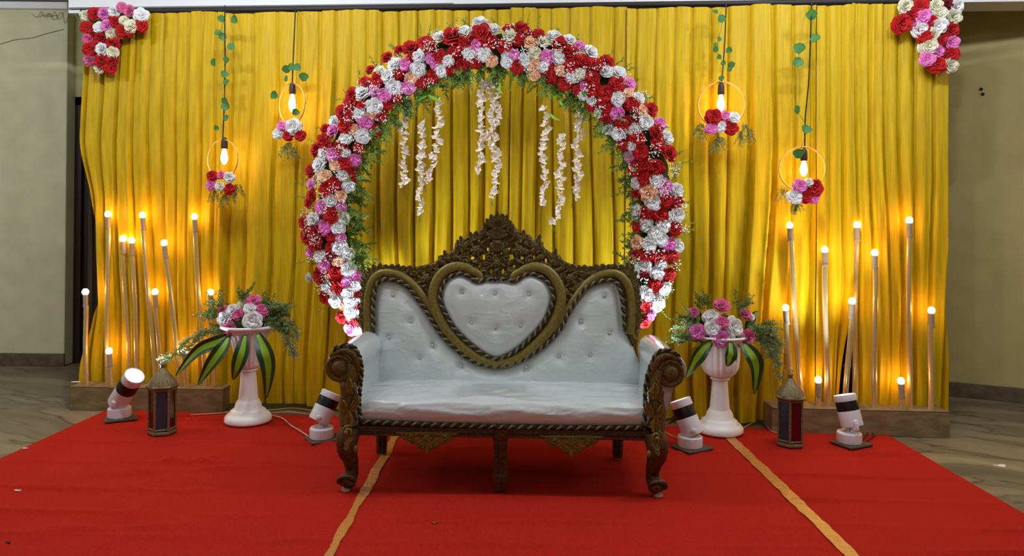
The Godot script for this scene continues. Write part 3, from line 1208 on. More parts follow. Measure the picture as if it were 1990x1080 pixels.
# ================================================================ flower ring
func arch():
	var c := 0.42
	var centre := back(957, 414, c)
	var th := thing("flower_arch", "large round hoop covered in red, white and pink roses behind the sofa", "flower arch")
	th.transform = Transform3D(back_t.basis, Vector3(centre.x, 0, centre.z))
	var cl := on_plane(back_t, 957, 414, c)
	var rad: float = on_plane(back_t, 1279, 414, c).x - cl.x
	var hub := Vector3(0, cl.y, 0)
	# hoop, moss sleeve and stand
	var hoop := MB.new()
	var ring := PackedVector3Array()
	for k in 97: ring.append(hub + Vector3(sin(TAU * k / 96), -cos(TAU * k / 96), 0) * rad)
	hoop.tube(ring, 0.014, 8, 1.0, false)
	part(th, "hoop", hoop, mat("iron_grey", Color(0.32, 0.31, 0.29), 0.5, 0.5))
	var sleeve := MB.new()
	var arc := PackedVector3Array()
	for k in 81:
		var a := lerpf(0.17, 0.83, k / 80.0) * TAU
		arc.append(hub + Vector3(-sin(a), -cos(a), 0) * rad)
	var rr := []
	for k in 81: rr.append(0.105 + 0.018 * noise.get_noise_2d(k * 0.9, 2.0))
	sleeve.tube(arc, rr, 12, 0.55)
	part(th, "moss_sleeve", sleeve, mats.moss_green)
	var st := MB.new()
	for s in [-1, 1]:
		st.tube(PackedVector3Array([Vector3(s * 0.42, 0.02, 0), Vector3(s * 0.42, hub.y - sqrt(rad * rad - 0.42 * 0.42), 0)]), 0.014, 8)
		st.box(Vector3(s * 0.42, 0.024, 0), Vector3(0.05, 0.024, 0.3), 0.004)
	st.box(Vector3(0, 0.044, 0), Vector3(0.84, 0.024, 0.03), 0.004)
	part(th, "stand", st, mats.iron_grey)
	# roses where the photograph shows them: x, y, visible width in pixels
	var lists := {
		RED: [598,458,32, 613,452,32, 613,470,32, 645,462,19, 623,536,31, 653,530,29, 656,558,27, 632,578,26, 664,617,23, 686,625,22, 641,481,18, 692,573,14, 695,598,14,
			615,290,26, 633,283,24, 662,288,26, 604,331,24, 670,318,27, 685,340,26, 653,357,26, 635,368,29, 605,380,21, 599,395,19, 647,418,33, 591,432,24, 610,447,28,
			710,161,24, 683,183,25, 681,201,28, 665,218,28, 678,226,26, 672,246,29, 702,205,20, 740,225,22, 728,253,24, 632,250,20, 628,272,26, 661,285,24, 733,158,22, 772,190,18, 753,204,18, 696,287,19,
			752,111,22, 776,97,21, 797,93,30, 829,88,34, 855,111,26, 719,136,18, 733,149,20, 773,145,20, 818,159,24, 840,149,24, 797,114,18,
			879,70,36, 905,81,29, 935,66,38, 948,81,31, 981,91,26, 988,56,20, 884,101,24, 897,126,24, 924,122,22, 874,137,20,
			1013,54,26, 1020,65,26, 1009,77,24, 1047,68,24, 1006,130,25, 1091,86,30, 1108,100,29, 1108,129,28, 1134,120,28, 1152,125,26, 1069,148,28, 1097,162,26, 1122,175,19, 1151,154,28, 1152,174,28, 1073,130,17,
			1180,122,28, 1160,127,26, 1198,165,29, 1177,183,29, 1180,208,22, 1227,202,27, 1177,230,25, 1210,242,28, 1265,213,25, 1238,268,27, 1212,280,22, 1277,257,27, 1278,278,26, 1150,207,20, 1172,197,22,
			1245,297,28, 1301,297,28, 1236,327,28, 1252,348,28, 1275,327,28, 1257,322,26, 1238,380,22, 1293,391,25, 1314,391,25, 1256,415,27, 1284,419,28, 1240,438,22, 1312,444,25, 1238,499,26, 1255,497,27, 1281,501,27, 1306,499,25, 1299,535,26, 1274,554,24, 1255,592,24, 1252,624,24],
		"rose_dark_red": [644,495,22, 1232,233,24, 1251,530,20, 765,150,14],
		PINK: [632,443,26, 662,462,20, 603,489,20, 631,515,27, 674,548,21, 693,536,19, 682,638,26, 648,301,26, 689,312,24, 605,358,19, 626,404,27, 662,402,20, 631,438,22,
			726,176,20, 747,185,25, 711,239,27, 647,254,25, 790,125,24, 838,115,20, 844,126,15, 793,170,26, 926,90,25, 999,108,21, 1063,111,27, 1127,90,21, 1136,168,19, 1222,162,24, 1198,220,26, 1282,240,22, 1224,305,22, 1291,364,27, 1302,475,24, 1264,612,22],
		WHITE: [658,444,24, 659,482,28, 623,498,24, 676,495,24, 678,523,28, 601,539,19, 635,558,23, 690,556,20, 677,570,26, 652,585,26, 684,587,28, 682,607,28, 698,642,18, 648,568,20,
			628,298,22, 620,320,27, 670,297,20, 669,342,24, 677,362,26, 642,390,26, 609,427,26, 667,423,24, 657,440,24, 704,180,28, 765,171,28, 729,207,30, 698,223,24, 649,235,20, 671,269,24, 705,264,28,
			854,72,24, 813,110,25, 766,125,25, 754,149,26, 812,135,28, 857,137,25, 934,45,28, 904,65,28, 956,59,25, 869,120,24, 913,105,26, 940,106,27, 987,119,24, 983,105,17,
			1077,71,26, 1105,79,26, 1148,101,26, 1087,112,26, 1058,129,24, 1020,118,24, 1109,150,23, 1134,184,21, 1178,138,25, 1202,142,26, 1200,193,26, 1240,191,22, 1253,238,28, 1180,248,25, 1203,260,28, 1232,253,24, 1150,197,18, 1164,220,18, 1295,268,26,
			1227,283,19, 1238,357,22, 1275,352,25, 1315,370,27, 1270,394,28, 1315,417,28, 1236,412,25, 1255,437,25, 1289,439,27, 1274,455,26, 1285,465,25, 1262,475,25, 1317,477,24, 1251,516,27, 1285,514,24, 1279,531,25, 1234,529,21, 1291,560,26, 1257,571,28, 1278,590,28],
		"rose_cream": [992,69,26, 737,138,20, 1055,80,24, 1040,105,25, 1127,143,23],
		"rose_peach": [656,508,22, 666,595,17, 652,322,21, 663,382,22, 630,342,24, 689,253,20, 722,224,18, 800,152,23, 956,119,21, 1031,82,25, 1038,129,26, 1038,143,25, 1090,136,22, 1248,215,22, 1220,182,21, 1261,375,32, 1239,473,25],
	}
	var band := 0.155
	for key in lists:
		var l: Array = lists[key]
		for i in range(0, l.size(), 3):
			var q := on_plane(back_t, l[i], l[i + 1], c + 0.10) - cl
			var rr2 := Vector2(q.x, q.y)
			var e := clampf((rr2.length() - rad) / band, -1.2, 1.2)
			var lift := 0.10 * sqrt(maxf(1.0 - e * e * 0.75, 0.02))
			q = on_plane(back_t, l[i], l[i + 1], c + lift) - cl
			var outw := rr2.normalized() * e * 0.8
			var n := back_t.basis * (Vector3(outw.x, outw.y, 0.9) + Vector3(rng.randf_range(-0.25, 0.25), rng.randf_range(-0.25, 0.25), 0))
			rose(th, th.transform * (Vector3(q.x, q.y + hub.y, lift)), n, l[i + 2] * 1.15 / 287.0, mats[key])
	# greenery: a soft fringe inside the ring, thinner outside, white gypsophila between the roses
	var fern := MB.new()
	for k in 420:
		var a := lerpf(0.155, 0.845, (k + rng.randf()) / 420.0) * TAU
		var o := Vector3(-sin(a), -cos(a), 0)
		var p := hub + o * (rad - rng.randf_range(0.07, 0.15)) + Vector3(0, 0, rng.randf_range(-0.03, 0.06))
		sprig(fern, p, -o * 0.6 + Vector3(rng.randf_range(-1, 1), rng.randf_range(-1, 0.6), rng.randf_range(-0.4, 0.5)), rng.randf_range(0.08, 0.17), 50, 0.040, 0.08)
	for k in 95:
		var a := lerpf(0.165, 0.835, (k + rng.randf()) / 95.0) * TAU
		var o := Vector3(-sin(a), -cos(a), 0)
		var p := hub + o * (rad + rng.randf_range(0.09, 0.14)) + Vector3(0, 0, rng.randf_range(-0.03, 0.05))
		sprig(fern, p, o * 0.9 + Vector3(rng.randf_range(-0.8, 0.8), rng.randf_range(-0.5, 0.8), rng.randf_range(-0.3, 0.4)), rng.randf_range(0.07, 0.16), 34, 0.03, 0.03)
	var fo := part(th, "fern_fringe", fern, mats.fern_green)
	fo.set_meta("kind", "stuff")
	var gb := MB.new()
	for k in 120:
		var a := lerpf(0.17, 0.83, (k + rng.randf()) / 120.0) * TAU
		var o := Vector3(-sin(a), -cos(a), 0)
		var rr3 := rng.randf_range(-0.14, 0.16)
		buds(gb, hub + o * (rad + rr3) + Vector3(0, 0, 0.12 * sqrt(maxf(1.0 - pow(rr3 / 0.19, 2), 0.1)) + 0.015), 0.036, 26, 0.0042)
	var go := part(th, "gypsophila", gb, mats.gypsophila_white)
	go.set_meta("kind", "stuff")
	# lime ribbons of leaf tied where the blossom strings hang
	for p in [[822, 190, -0.4], [836, 186, 0.5], [848, 192, 0.9], [972, 172, 0.1], [1082, 186, -0.2], [1090, 196, 0.1], [1076, 228, 0.6], [1128, 190, 0.3]]:
		var q := on_plane(back_t, p[0], p[1], c + 0.03) - cl + hub
		var b := MB.new()
		var pts := PackedVector3Array()
		var dd := Vector3(sin(p[2] * 2.0), -0.6, 0.1).normalized()
		for k in 7: pts.append(q + dd * (k - 3.0) * 0.016 + Vector3(0.008 * sin(k * 1.3), 0, 0.004 * k))
		b.tube(pts, [0.002, 0.006, 0.009, 0.010, 0.008, 0.005, 0.001], 6, 0.25)
		part(th, "lime_leaf", b, mats.lime_leaf)

# ================================================================ hanging lamps and ivy
func pendants():
	var data := [
		{"hoop": [432, 309, 38, 39], "cord": [[437, 22], [437, 160], [433, 268]], "bulb": [436, 305], "label": "hoop pendant lamp with roses, lowest on the left, hanging over the left light poles", "ivy": "ivy strand winding down the cord of the left low hoop lamp",
			"roses": [412,342,19,RED, 430,340,15,"rose_deep_pink", 445,345,18,WHITE, 410,360,18,PINK, 427,362,17,"rose_cream", 446,367,19,RED], "fern": [[440, 380], [452, 384], [415, 382], [462, 372], [436, 392]],
			"leaves": [430,35,13, 455,37,15, 425,63,14, 433,70,14, 450,90,14, 415,120,15, 440,115,12, 437,143,14, 440,158,12, 437,195,12, 437,205,16, 440,228,12, 421,248,9], "stem": [[443, 22], [430, 60], [441, 105], [435, 150], [438, 200], [440, 235]]},
		{"hoop": [567, 202, 33, 41], "cord": [[574, 20], [570, 110], [568, 162]], "bulb": [568, 203], "label": "hoop pendant lamp with a large white rose, high on the left beside the flower arch", "ivy": "short ivy strand with few leaves above the high left hoop lamp",
			"roses": [548,245,18,PINK, 571,247,28,WHITE, 541,259,20,WHITE, 560,264,18,RED, 583,263,19,RED], "fern": [[565, 290], [572, 300], [556, 296]],
			"leaves": [556,133,15, 568,130,15, 577,130,14, 590,148,16, 532,184,15, 556,152,11, 575,217,13], "stem": [[556, 132], [575, 131], [592, 150], [598, 185], [588, 214], [575, 217]]},
		{"hoop": [1402, 204, 44, 44], "cord": [[1411, 14], [1408, 90], [1402, 162]], "bulb": [1401, 202], "label": "hoop pendant lamp with roses and fern, high on the right beside the flower arch", "ivy": "ivy strand of small leaves on the cord of the high right hoop lamp",
			"roses": [1387,228,27,RED, 1409,225,18,PINK, 1427,228,18,WHITE, 1383,249,20,PINK, 1402,246,18,WHITE, 1420,249,22,RED], "fern": [[1395, 270], [1400, 280], [1450, 255], [1458, 265], [1362, 254], [1357, 262], [1443, 270], [1390, 286]],
			"leaves": [1390,22,10, 1403,35,14, 1398,75,9, 1391,95,11, 1416,97,11, 1398,110,9, 1405,122,9, 1421,125,13, 1418,134,9, 1402,151,10, 1391,87,8], "stem": [[1390, 20], [1404, 38], [1397, 76], [1392, 98], [1404, 120], [1402, 151]]},
		{"hoop": [1559, 328, 40, 41], "cord": [[1577, 16], [1572, 150], [1565, 230], [1564, 290]], "bulb": [1562, 327], "label": "hoop pendant lamp with roses, lowest on the right, hanging over the right light poles", "ivy": "ivy strand of round leaves beside the cord of the low right hoop lamp",
			"roses": [1555,362,22,PINK, 1572,355,15,WHITE, 1582,366,27,RED, 1545,382,24,WHITE, 1566,383,20,RED, 1580,384,20,PINK], "fern": [[1550, 396], [1555, 404], [1522, 380], [1542, 400]],
			"leaves": [1577,27,18, 1584,73,17, 1554,92,19, 1552,120,18, 1548,212,15, 1568,250,17, 1552,297,17], "stem": [[1577, 20], [1584, 73], [1556, 90], [1551, 122], [1547, 205], [1567, 248], [1553, 297]]}]
	var k := 0
	for d in data:
		var c: float = [0.24, 0.20, 0.20, 0.24][k]
		var hp: Array = d.hoop
		var o := back(hp[0], hp[1], c)
		var th := thing("hoop_lamp", d.label, "pendant lamp", Vector3.ZERO, 0.0, "hoop lamps hanging before the curtain")
		th.transform = Transform3D(back_t.basis, o)
		var inv := th.transform.affine_inverse()
		var s := 277.0
		var rx: float = hp[2] / s
		var ry: float = hp[3] / s
		var b := MB.new()
		var ring := PackedVector3Array()
		var tw: float = [0.35, 0.5, 0.0, 0.2][k]
		for i in 65: ring.append(Vector3(cos(TAU * i / 64) * rx, sin(TAU * i / 64) * ry, sin(TAU * i / 64 * 1.0) * 0.0 + cos(TAU * i / 64) * rx * tw))
		b.tube(ring, 0.0055, 8, 1.0, false)
		part(th, "hoop", b, mats.hoop_gold)
		b = MB.new()
		var cord := []
		cord.append(inv * back(d.cord[0][0], d.cord[0][1] - 3, 0.02))
		for p in d.cord: cord.append(inv * back(p[0], p[1], c))
		b.tube(spline(cord, 6), 0.0045, 6)
		part(th, "cord", b, mats.cord_black)
		var bp: Vector3 = inv * back(d.bulb[0], d.bulb[1], c)
		b = MB.new()
		var top: Vector3 = cord[cord.size() - 1]
		b.lathe([Vector2(0.006, 0.0), Vector2(0.018, -0.01), Vector2(0.022, -0.03), Vector2(0.024, -0.075), Vector2(0.020, -0.085)], 14, Vector3(bp.x, top.y + 0.006, bp.z))
		part(th, "socket", b, mats.socket_brown)
		b = MB.new()
		var y0: float = top.y + 0.006 - 0.082
		var y1: float = bp.y - 0.055
		var h := y0 - y1
		b.lathe([Vector2(0.002, -h), Vector2(0.014, -h * 0.93), Vector2(0.024, -h * 0.72), Vector2(0.026, -h * 0.55), Vector2(0.019, -h * 0.28), Vector2(0.012, -h * 0.1), Vector2(0.012, 0)], 9, Vector3(bp.x, y0, bp.z))
		part(th, "bulb", b, mats.bulb_warm)
		var lamp := OmniLight3D.new()
		lamp.name = "bulb_light"
		lamp.light_color = Color(1.0, 0.74, 0.36)
		lamp.light_energy = LAMP_E
		lamp.light_size = 0.02
		lamp.omni_range = 20.0
		lamp.omni_attenuation = 2.0
		lamp.shadow_enabled = true
		th.add_child(lamp)
		lamp.position = Vector3(bp.x, y0 - h * 0.6, bp.z)
		var rl: Array = d.roses
		for i in range(0, rl.size(), 4):
			rose(th, back(rl[i], rl[i + 1], c + 0.03 + 0.02 * rng.randf()), back_t.basis * Vector3(rng.randf_range(-0.3, 0.3), rng.randf_range(-0.1, 0.4), 1), rl[i + 2] * 1.2 / s, mats[rl[i + 3]])
		b = MB.new()
		for p in d.fern:
			for j in 5: sprig(b, inv * back(p[0] + rng.randf_range(-6, 6), p[1] - 14, c + 0.01), Vector3(rng.randf_range(-0.7, 0.7), -1, rng.randf_range(-0.3, 0.5)), 0.10, 30, 0.026, 0.05, Color(0.20, 0.25, 0.08))
		var fo := part(th, "fern", b, mats.fern_green)
		fo.set_meta("kind", "stuff")
		# ivy is a strand of its own
		var iv := thing("ivy_strand", d.ivy, "artificial ivy", Vector3.ZERO, 0.0, "ivy strands on the lamp cords")
		var st: Array = d.stem
		iv.transform = Transform3D(back_t.basis, back(st[0][0], st[0][1], c + 0.012))
		var inv2 := iv.transform.affine_inverse()
		var sp := []
		for p in st: sp.append(inv2 * back(p[0], p[1], c + 0.012))
		b = MB.new()
		b.tube(spline(sp, 6), 0.0016, 5)
		part(iv, "stem", b, mats.leaf_green)
		var lv: Array = d.leaves
		for i in range(0, lv.size(), 3):
			var ob := part(iv, "leaf", ivy_leaf(lv[i + 2] * 0.55 / s), mats.leaf_green)
			ob.transform = Transform3D(Basis(Vector3(0, 0, 1), rng.randf_range(-1.0, 1.0)) * Basis(Vector3(1, 0, 0), rng.randf_range(-0.7, 0.3)) * Basis(Vector3(0, 1, 0), rng.randf_range(-0.6, 0.6)), inv2 * back(lv[i], lv[i + 1], c + 0.02))
		k += 1


func corner_bunches():
	var tl := [166,31,18,"rose_cream", 183,26,20,RED, 201,26,20,PINK, 221,23,19,WHITE, 237,15,17,"rose_deep_pink", 251,21,19,"rose_deep_pink", 274,28,22,WHITE, 241,40,16,"rose_cream", 255,50,22,"rose_cream", 275,51,20,RED, 169,53,21,RED, 193,54,19,WHITE, 207,50,20,PINK, 222,42,18,RED, 237,60,22,RED, 218,68,21,"rose_cream", 171,76,18,"rose_deep_pink", 195,75,23,RED, 219,86,22,RED, 175,96,22,RED, 197,96,21,WHITE, 219,102,19,"rose_cream", 173,117,19,"rose_deep_pink", 196,119,23,RED, 218,117,22,RED, 214,131,20,RED, 193,132,19,"rose_cream", 250,61,18,RED, 180,64,16,RED]
	var tr := [1760,13,26,"rose_cream", 1790,10,25,RED, 1820,10,22,"rose_cream", 1842,8,20,"rose_dark_red", 1859,13,23,WHITE, 1752,46,31,RED, 1772,29,25,RED, 1794,33,26,PINK, 1777,48,19,"rose_deep_pink", 1787,57,26,WHITE, 1826,26,26,"rose_cream", 1854,32,26,"rose_cream", 1824,50,28,WHITE, 1848,58,27,RED, 1810,42,22,RED, 1797,71,25,RED, 1832,78,22,RED, 1849,82,25,PINK, 1805,90,30,"rose_cream", 1823,100,21,PINK, 1802,115,24,PINK, 1822,125,27,RED, 1849,106,24,RED, 1848,126,24,"rose_cream", 1816,66,18,"rose_cream"]
	for s in 2:
		var l: Array = [tl, tr][s]
		var o := back([205, 1815][s], [70, 65][s], 0.10)
		var th := thing("flower_bunch", ["bunch of red, white and pink roses in the curtain's top left corner", "bunch of red, cream and pink roses in the curtain's top right corner"][s], "flower bunch", Vector3.ZERO, 0.0, "rose bunches in the curtain's top corners")
		th.transform = Transform3D(back_t.basis, o)
		var px := 1420.0 / absf(o.z)
		for i in range(0, l.size(), 4):
			rose(th, back(l[i], l[i + 1], 0.12 + rng.randf() * 0.02), back_t.basis * Vector3(rng.randf_range(-0.35, 0.35), rng.randf_range(-0.35, 0.25), 1), l[i + 2] * 1.22 / px, mats[l[i + 3]])
		var b := MB.new()
		var inv := th.transform.affine_inverse()
		for i in range(0, l.size(), 4):
			var q := inv * back(l[i], l[i + 1], 0.085)
			b.ball(q, Vector3(0.045, 0.045, 0.03), 8, 5)
		var bo := part(th, "moss_backing", b, mats.moss_green)
		bo.set_meta("kind", "stuff")
		b = MB.new()
		for i in range(0, l.size(), 8):
			for j in 2: sprig(b, inv * back(l[i] + rng.randf_range(-6, 6), l[i + 1], 0.10), Vector3(rng.randf_range(-1, 1), rng.randf_range(-1, 1), 0.8), 0.06, 16, 0.022)
		var fo := part(th, "fern", b, mats.fern_green)
		fo.set_meta("kind", "stuff")

func flower_strings():
	var data := [
		[[[789, 200], [786, 250], [788, 300], [785, 360]], "string of white blossoms, leftmost inside the flower arch"],
		[[[823, 238], [821, 300], [820, 350], [818, 412]], "string of white blossoms, second from the left and lowest of its three"],
		[[[850, 195], [853, 240], [848, 300], [838, 338], [826, 352]], "string of white blossoms, third from the left, bending inward at its end"],
		[[[940, 165], [934, 215], [938, 270], [932, 330]], "string of white blossoms, left one of the middle cluster in the arch"],
		[[[950, 162], [956, 215], [954, 270], [962, 310], [966, 300]], "string of white blossoms, middle one of the middle cluster in the arch"],
		[[[962, 165], [968, 215], [962, 260], [966, 320], [957, 382]], "string of white blossoms, right and longest of the middle cluster"],
		[[[1060, 215], [1062, 255], [1056, 310], [1060, 345], [1055, 392]], "string of white blossoms, third from the right inside the flower arch"],
		[[[1096, 267], [1088, 320], [1090, 360], [1086, 400], [1076, 430]], "string of white blossoms, second from the right and lowest of its three"],
		[[[1127, 205], [1126, 250], [1120, 310], [1124, 345], [1114, 383]], "string of white blossoms, rightmost inside the flower arch"]]
	var k := 0
	for d in data:
		var c := 0.40
		var top: Array = d[0][0]
		var th := thing("blossom_string", d[1], "flower string", Vector3.ZERO, 0.0, "white blossom strings hanging in the arch")
		th.transform = Transform3D(back_t.basis, back(top[0], top[1], c))
		var inv := th.transform.affine_inverse()
		var q := []
		q.append(inv * back(top[0], top[1] - 45, c))
		for p in d[0]: q.append(inv * back(p[0], p[1], c))
		var end: Array = d[0][d[0].size() - 1]
		q.append(inv * back(end[0] - 1, end[1] + 12, c))
		if rose_meshes.is_empty(): rose_kinds()
		var path := spline(q, 8)
		var b := MB.new()
		b.tube(path, 0.0018, 5)
		part(th, "thread", b, mats.stem_green)
		q.remove_at(0); q.remove_at(q.size() - 1)
		var ev := even(spline(q, 8), 0.031)
		for i in ev.size():
			var o := inst(th, "blossom", blossom_meshes[rng.randi() % 3], mats.blossom_white)
			var sz := rng.randf_range(0.046, 0.066)
			o.transform = Transform3D((Basis(Vector3(0, 1, 0), rng.randf_range(-1.0, 1.0)) * Basis(Vector3(1, 0, 0), rng.randf_range(-1.0, 0.2)) * Basis(Vector3(0, 0, 1), rng.randf() * TAU)).scaled_local(Vector3.ONE * sz), ev[i] + Vector3(rng.randf_range(-0.018, 0.018), 0, rng.randf_range(0.0, 0.02)))
		b = MB.new()
		for j in 5:
			var e: Vector3 = path[path.size() - 1]
			b.tube(PackedVector3Array([e + Vector3(0, 0.01, 0), e + Vector3(rng.randf_range(-0.015, 0.015), -0.03, rng.randf_range(-0.01, 0.01))]), [0.002, 0.0006], 4)
		part(th, "end_tassel", b, mats.stem_green)
		k += 1

# ================================================================ sofa
func mirror(p: Array) -> Array:          # pixel of the right half from one of the left half
	return [1952.0 - p[0] + 14.0 * clampf((760.0 - p[1]) / 60.0, 0.0, 1.0), p[1] + 10.0]

func carved_leaf(len: float, wide: float, curl: float) -> MB:      # acanthus lobe growing along +y, bulging to +z
	var b := MB.new()
	var rows := []
	for j in 7:
		var t := j / 6.0
		var row := PackedVector3Array()
		for i in 7:
			var s := i / 3.0 - 1.0
			var w := wide * (0.35 + 0.65 * sin(PI * minf(0.25 + t * 0.75, 1.0))) * (1.0 + 0.16 * cos(t * 15.0)) * (1.0 if t < 0.99 else 0.25)
			row.append(Vector3(s * w, t * len, 0.35 * wide * (1.0 - s * s) + curl * t * t - 0.18 * wide * cos(s * PI * 2.0) - 0.002))
		rows.append(row)
	var from := b.grid(rows)
	b.facing(from, Vector3(0, 0, 1))
	var under := []
	for r in rows:
		var q := PackedVector3Array()
		for p in r: q.append(Vector3(p.x * 0.96, p.y, p.z - 0.010))
		under.append(q)
	from = b.grid(under)
	b.facing(from, Vector3(0, 0, -1))
	return b

func rosette(b: MB, o: Vector3, r: float, t := Transform3D()):
	for ringn in 2:
		var n := 6 if ringn == 0 else 5
		var rr := r if ringn == 0 else r * 0.62
		for k in n:
			var a := TAU * k / n + ringn * 0.5
			b.ball(t * (o + Vector3(cos(a) * rr * 0.62, sin(a) * rr * 0.62, r * (0.10 + 0.22 * ringn))), Vector3(rr * 0.40, rr * 0.40, r * 0.28), 8, 5)
	b.ball(t * (o + Vector3(0, 0, r * 0.45)), Vector3(r * 0.26, r * 0.26, r * 0.28), 8, 5)

func scroll(b: MB, o: Vector3, r0: float, r1: float, a0: float, turns: float, thick: float, hand := 1.0, t := Transform3D()):
	var pts := PackedVector3Array()
	var rad := []
	var n := int(18 * absf(turns)) + 6
	for k in n + 1:
		var u := float(k) / n
		var a := a0 + hand * TAU * turns * u
		var r := lerpf(r1, r0, pow(u, 0.8))
		pts.append(t * (o + Vector3(cos(a) * r, sin(a) * r, thick * 0.5 * u)))
		rad.append(thick * lerpf(0.75, 1.0, u))
	b.tube(pts, rad, 7)
	b.ball(pts[n], Vector3.ONE * thick * 1.5, 8, 5)

const WINGS := [[726, 645], [725, 600], [728, 565], [735, 548], [749, 542], [768, 544], [784, 550], [798, 562], [813, 583], [829, 605], [843, 629], [861, 654], [891, 682], [921, 703], [952, 711], [966, 712], [993, 707], [1023, 695], [1054, 674], [1075, 656], [1091, 637], [1103, 612], [1116, 589], [1133, 565], [1148, 553], [1167, 546], [1187, 544], [1202, 554], [1209, 585], [1214, 640], [1222, 780], [720, 775]]
const HEART := [[961, 543], [945, 542], [928, 547], [914, 538], [895, 531], [871, 540], [858, 560], [856, 585], [868, 613], [885, 641], [911, 667], [941, 689], [964, 698], [984, 692], [1010, 676], [1042, 645], [1062, 618], [1072, 594], [1075, 572], [1067, 551], [1052, 538], [1030, 531], [1012, 538], [1000, 546], [980, 542]]

func sofa():
	var f0 := on_floor(672, 952)
	var f1 := on_floor(1276, 964)
	var mid := (f0 + f1) / 2
	sofa_t = Transform3D(Basis(Vector3(0, 1, 0), -0.026), Vector3(mid.x, 0.004, mid.z))
	leaned = Transform3D(Basis(Vector3(1, 0, 0), -0.09), Vector3(0, 0.45, -0.56))
	var th := thing("sofa", "carved gold two-seat sofa with white tufted upholstery under clear plastic", "sofa")
	th.transform = sofa_t
	# ---- carved frame of the back, pierced at the crest
	var sil := [[703, 645], [698, 620], [700, 590], [702, 560], [707, 537], [717, 522], [735, 516], [760, 515], [785, 517], [810, 517], [832, 514], [850, 505], [852, 497], [868, 493], [882, 483], [884, 471], [902, 468], [908, 456], [924, 455], [934, 444], [941, 432], [952, 422], [967, 418]]
	var poly: Array = sil.duplicate()
	for i in range(sil.size() - 2, -1, -1): poly.append([1937.0 - sil[i][0] + 8.0 * clampf((sil[i][1] - 440) / 100.0, 0, 1), sil[i][1] - 1.0 + 2.0 * clampf((sil[i][1] - 520) / 100.0, 0, 1)])
	poly.append_array([[1213, 725], [730, 722]])
	var pg := bl2(poly)
	var holes := []
	for h in [[938, 500, 5.0, 7.0], [993, 500, 5.5, 7.0], [909, 492, 2.6, 4.5], [918, 501, 4, 3], [1014, 501, 4, 3], [1039, 500, 2.6, 5], [871, 504, 2.2, 4.5], [1061, 506, 2.2, 4.5], [954, 527, 2.8, 5], [978, 527, 3, 5], [948, 484, 2.4, 3.6], [987, 483, 5, 2.6], [932, 517, 2.4, 3], [999, 517, 2.4, 2.6], [957, 492, 2, 2], [974, 492, 2, 2], [880, 516, 2, 2]]:
		var hp := []
		for k in 7: hp.append([h[0] + cos(TAU * k / 7) * h[2], h[1] + sin(TAU * k / 7) * h[3]])
		holes.append(bl2(hp))
	var plate := MB.new()
	var cover := [spline2(bl2(WINGS), 3), spline2(bl2(HEART), 3)]
	var hf := func(p: Vector2, d: float) -> float:
		for cv0 in cover:
			if Geometry2D.is_point_in_polygon(p, cv0): return -0.03
		return 0.012 * smoothstep(0.0, 0.018, d) + 0.010 * (noise.get_noise_2d(p.x * 38.0, p.y * 38.0)) + 0.006 * sin(p.x * 90.0 + 3.0 * sin(p.y * 70.0))
	relief(plate, pg, holes, 0.0055, hf, 0.045)
	var fr := part(th, "back_frame", plate, mats.carved_gold)
	fr.transform = leaned
	# leaves, scrolls and rosettes carved on it
	var cv := MB.new()
	var leaf_b := carved_leaf(0.062, 0.019, 0.012)
	var sp := []
	for p in sil: sp.append(bl(p[0], p[1], 0.012))
	var rp := []
	for i in range(poly.size() - 3, sil.size() - 1, -1): rp.append(bl(poly[i][0], poly[i][1], 0.012))
	for side in 2:
		var pth := even(spline(sp if side == 0 else rp, 4), 0.036)
		for i in range(1, pth.size()):
			var d := (pth[i] - pth[i - 1]).normalized()
			var nrm := Vector3(-d.y, d.x, 0) * (1.0 if side == 0 else -1.0)
			var up := (nrm * 0.8 + d * 0.75).normalized()
			var bs := Basis(up.cross(Vector3(0, 0, 1)).normalized(), up, Vector3(0, 0, 1))
			cv.merge(leaf_b, Transform3D(bs.scaled_local(Vector3.ONE * rng.randf_range(0.85, 1.1)), pth[i] - nrm * 0.043 + Vector3(0, 0, 0.002)))
			if i % 2 == 0: cv.ball(pth[i] - nrm * 0.05 + d * 0.012, Vector3(0.011, 0.011, 0.012), 7, 5)
	# palmette
	for tier in 3:
		var o := bl(967, [446, 462, 486][tier], 0.02 + 0.006 * tier)
		var n: int = [7, 7, 5][tier]
		for k in n:
			var a: float = (k - (n - 1) / 2.0) * [0.36, 0.42, 0.55][tier]
			var bs := Basis(Vector3(0, 0, 1), -a) * Basis(Vector3(1, 0, 0), 0.18)
			cv.merge(leaf_b, Transform3D(bs.scaled_local(Vector3(0.85, [1.15, 1.15, 0.85][tier], 1.0)), o))
	for r in [[966, 476, 14], [925, 487, 11], [1008, 487, 11], [892, 478, 8], [1042, 478, 8], [884, 500, 7], [1050, 500, 7], [828, 541, 10], [1108, 541, 10], [966, 512, 8], [860, 510, 7], [1075, 510, 7], [770, 523, 6], [1165, 522, 6]]:
		rosette(cv, bl(r[0], r[1], 0.014), r[2] / 322.0)
	for s in [[950, 500, 9, 0.6, 1.3, 1], [983, 500, 9, PI - 0.6, 1.3, -1], [905, 507, 10, 2.4, 1.4, -1], [1029, 507, 10, 0.7, 1.4, 1], [940, 528, 8, 1.0, 1.3, 1], [993, 528, 8, PI - 1.0, 1.3, -1], [872, 520, 8, 2.0, 1.2, -1], [1063, 520, 8, 1.1, 1.2, 1], [806, 530, 8, 1.0, 1.2, 1], [1130, 530, 8, 2.0, 1.2, -1], [745, 521, 6, 1.0, 1.1, 1], [1190, 520, 6, 2.0, 1.1, -1], [712, 560, 7, 1.6, 1.2, 1], [1230, 558, 7, 1.6, 1.2, -1], [708, 610, 7, 1.6, 1.2, 1], [1234, 608, 7, 1.6, 1.2, -1]]:
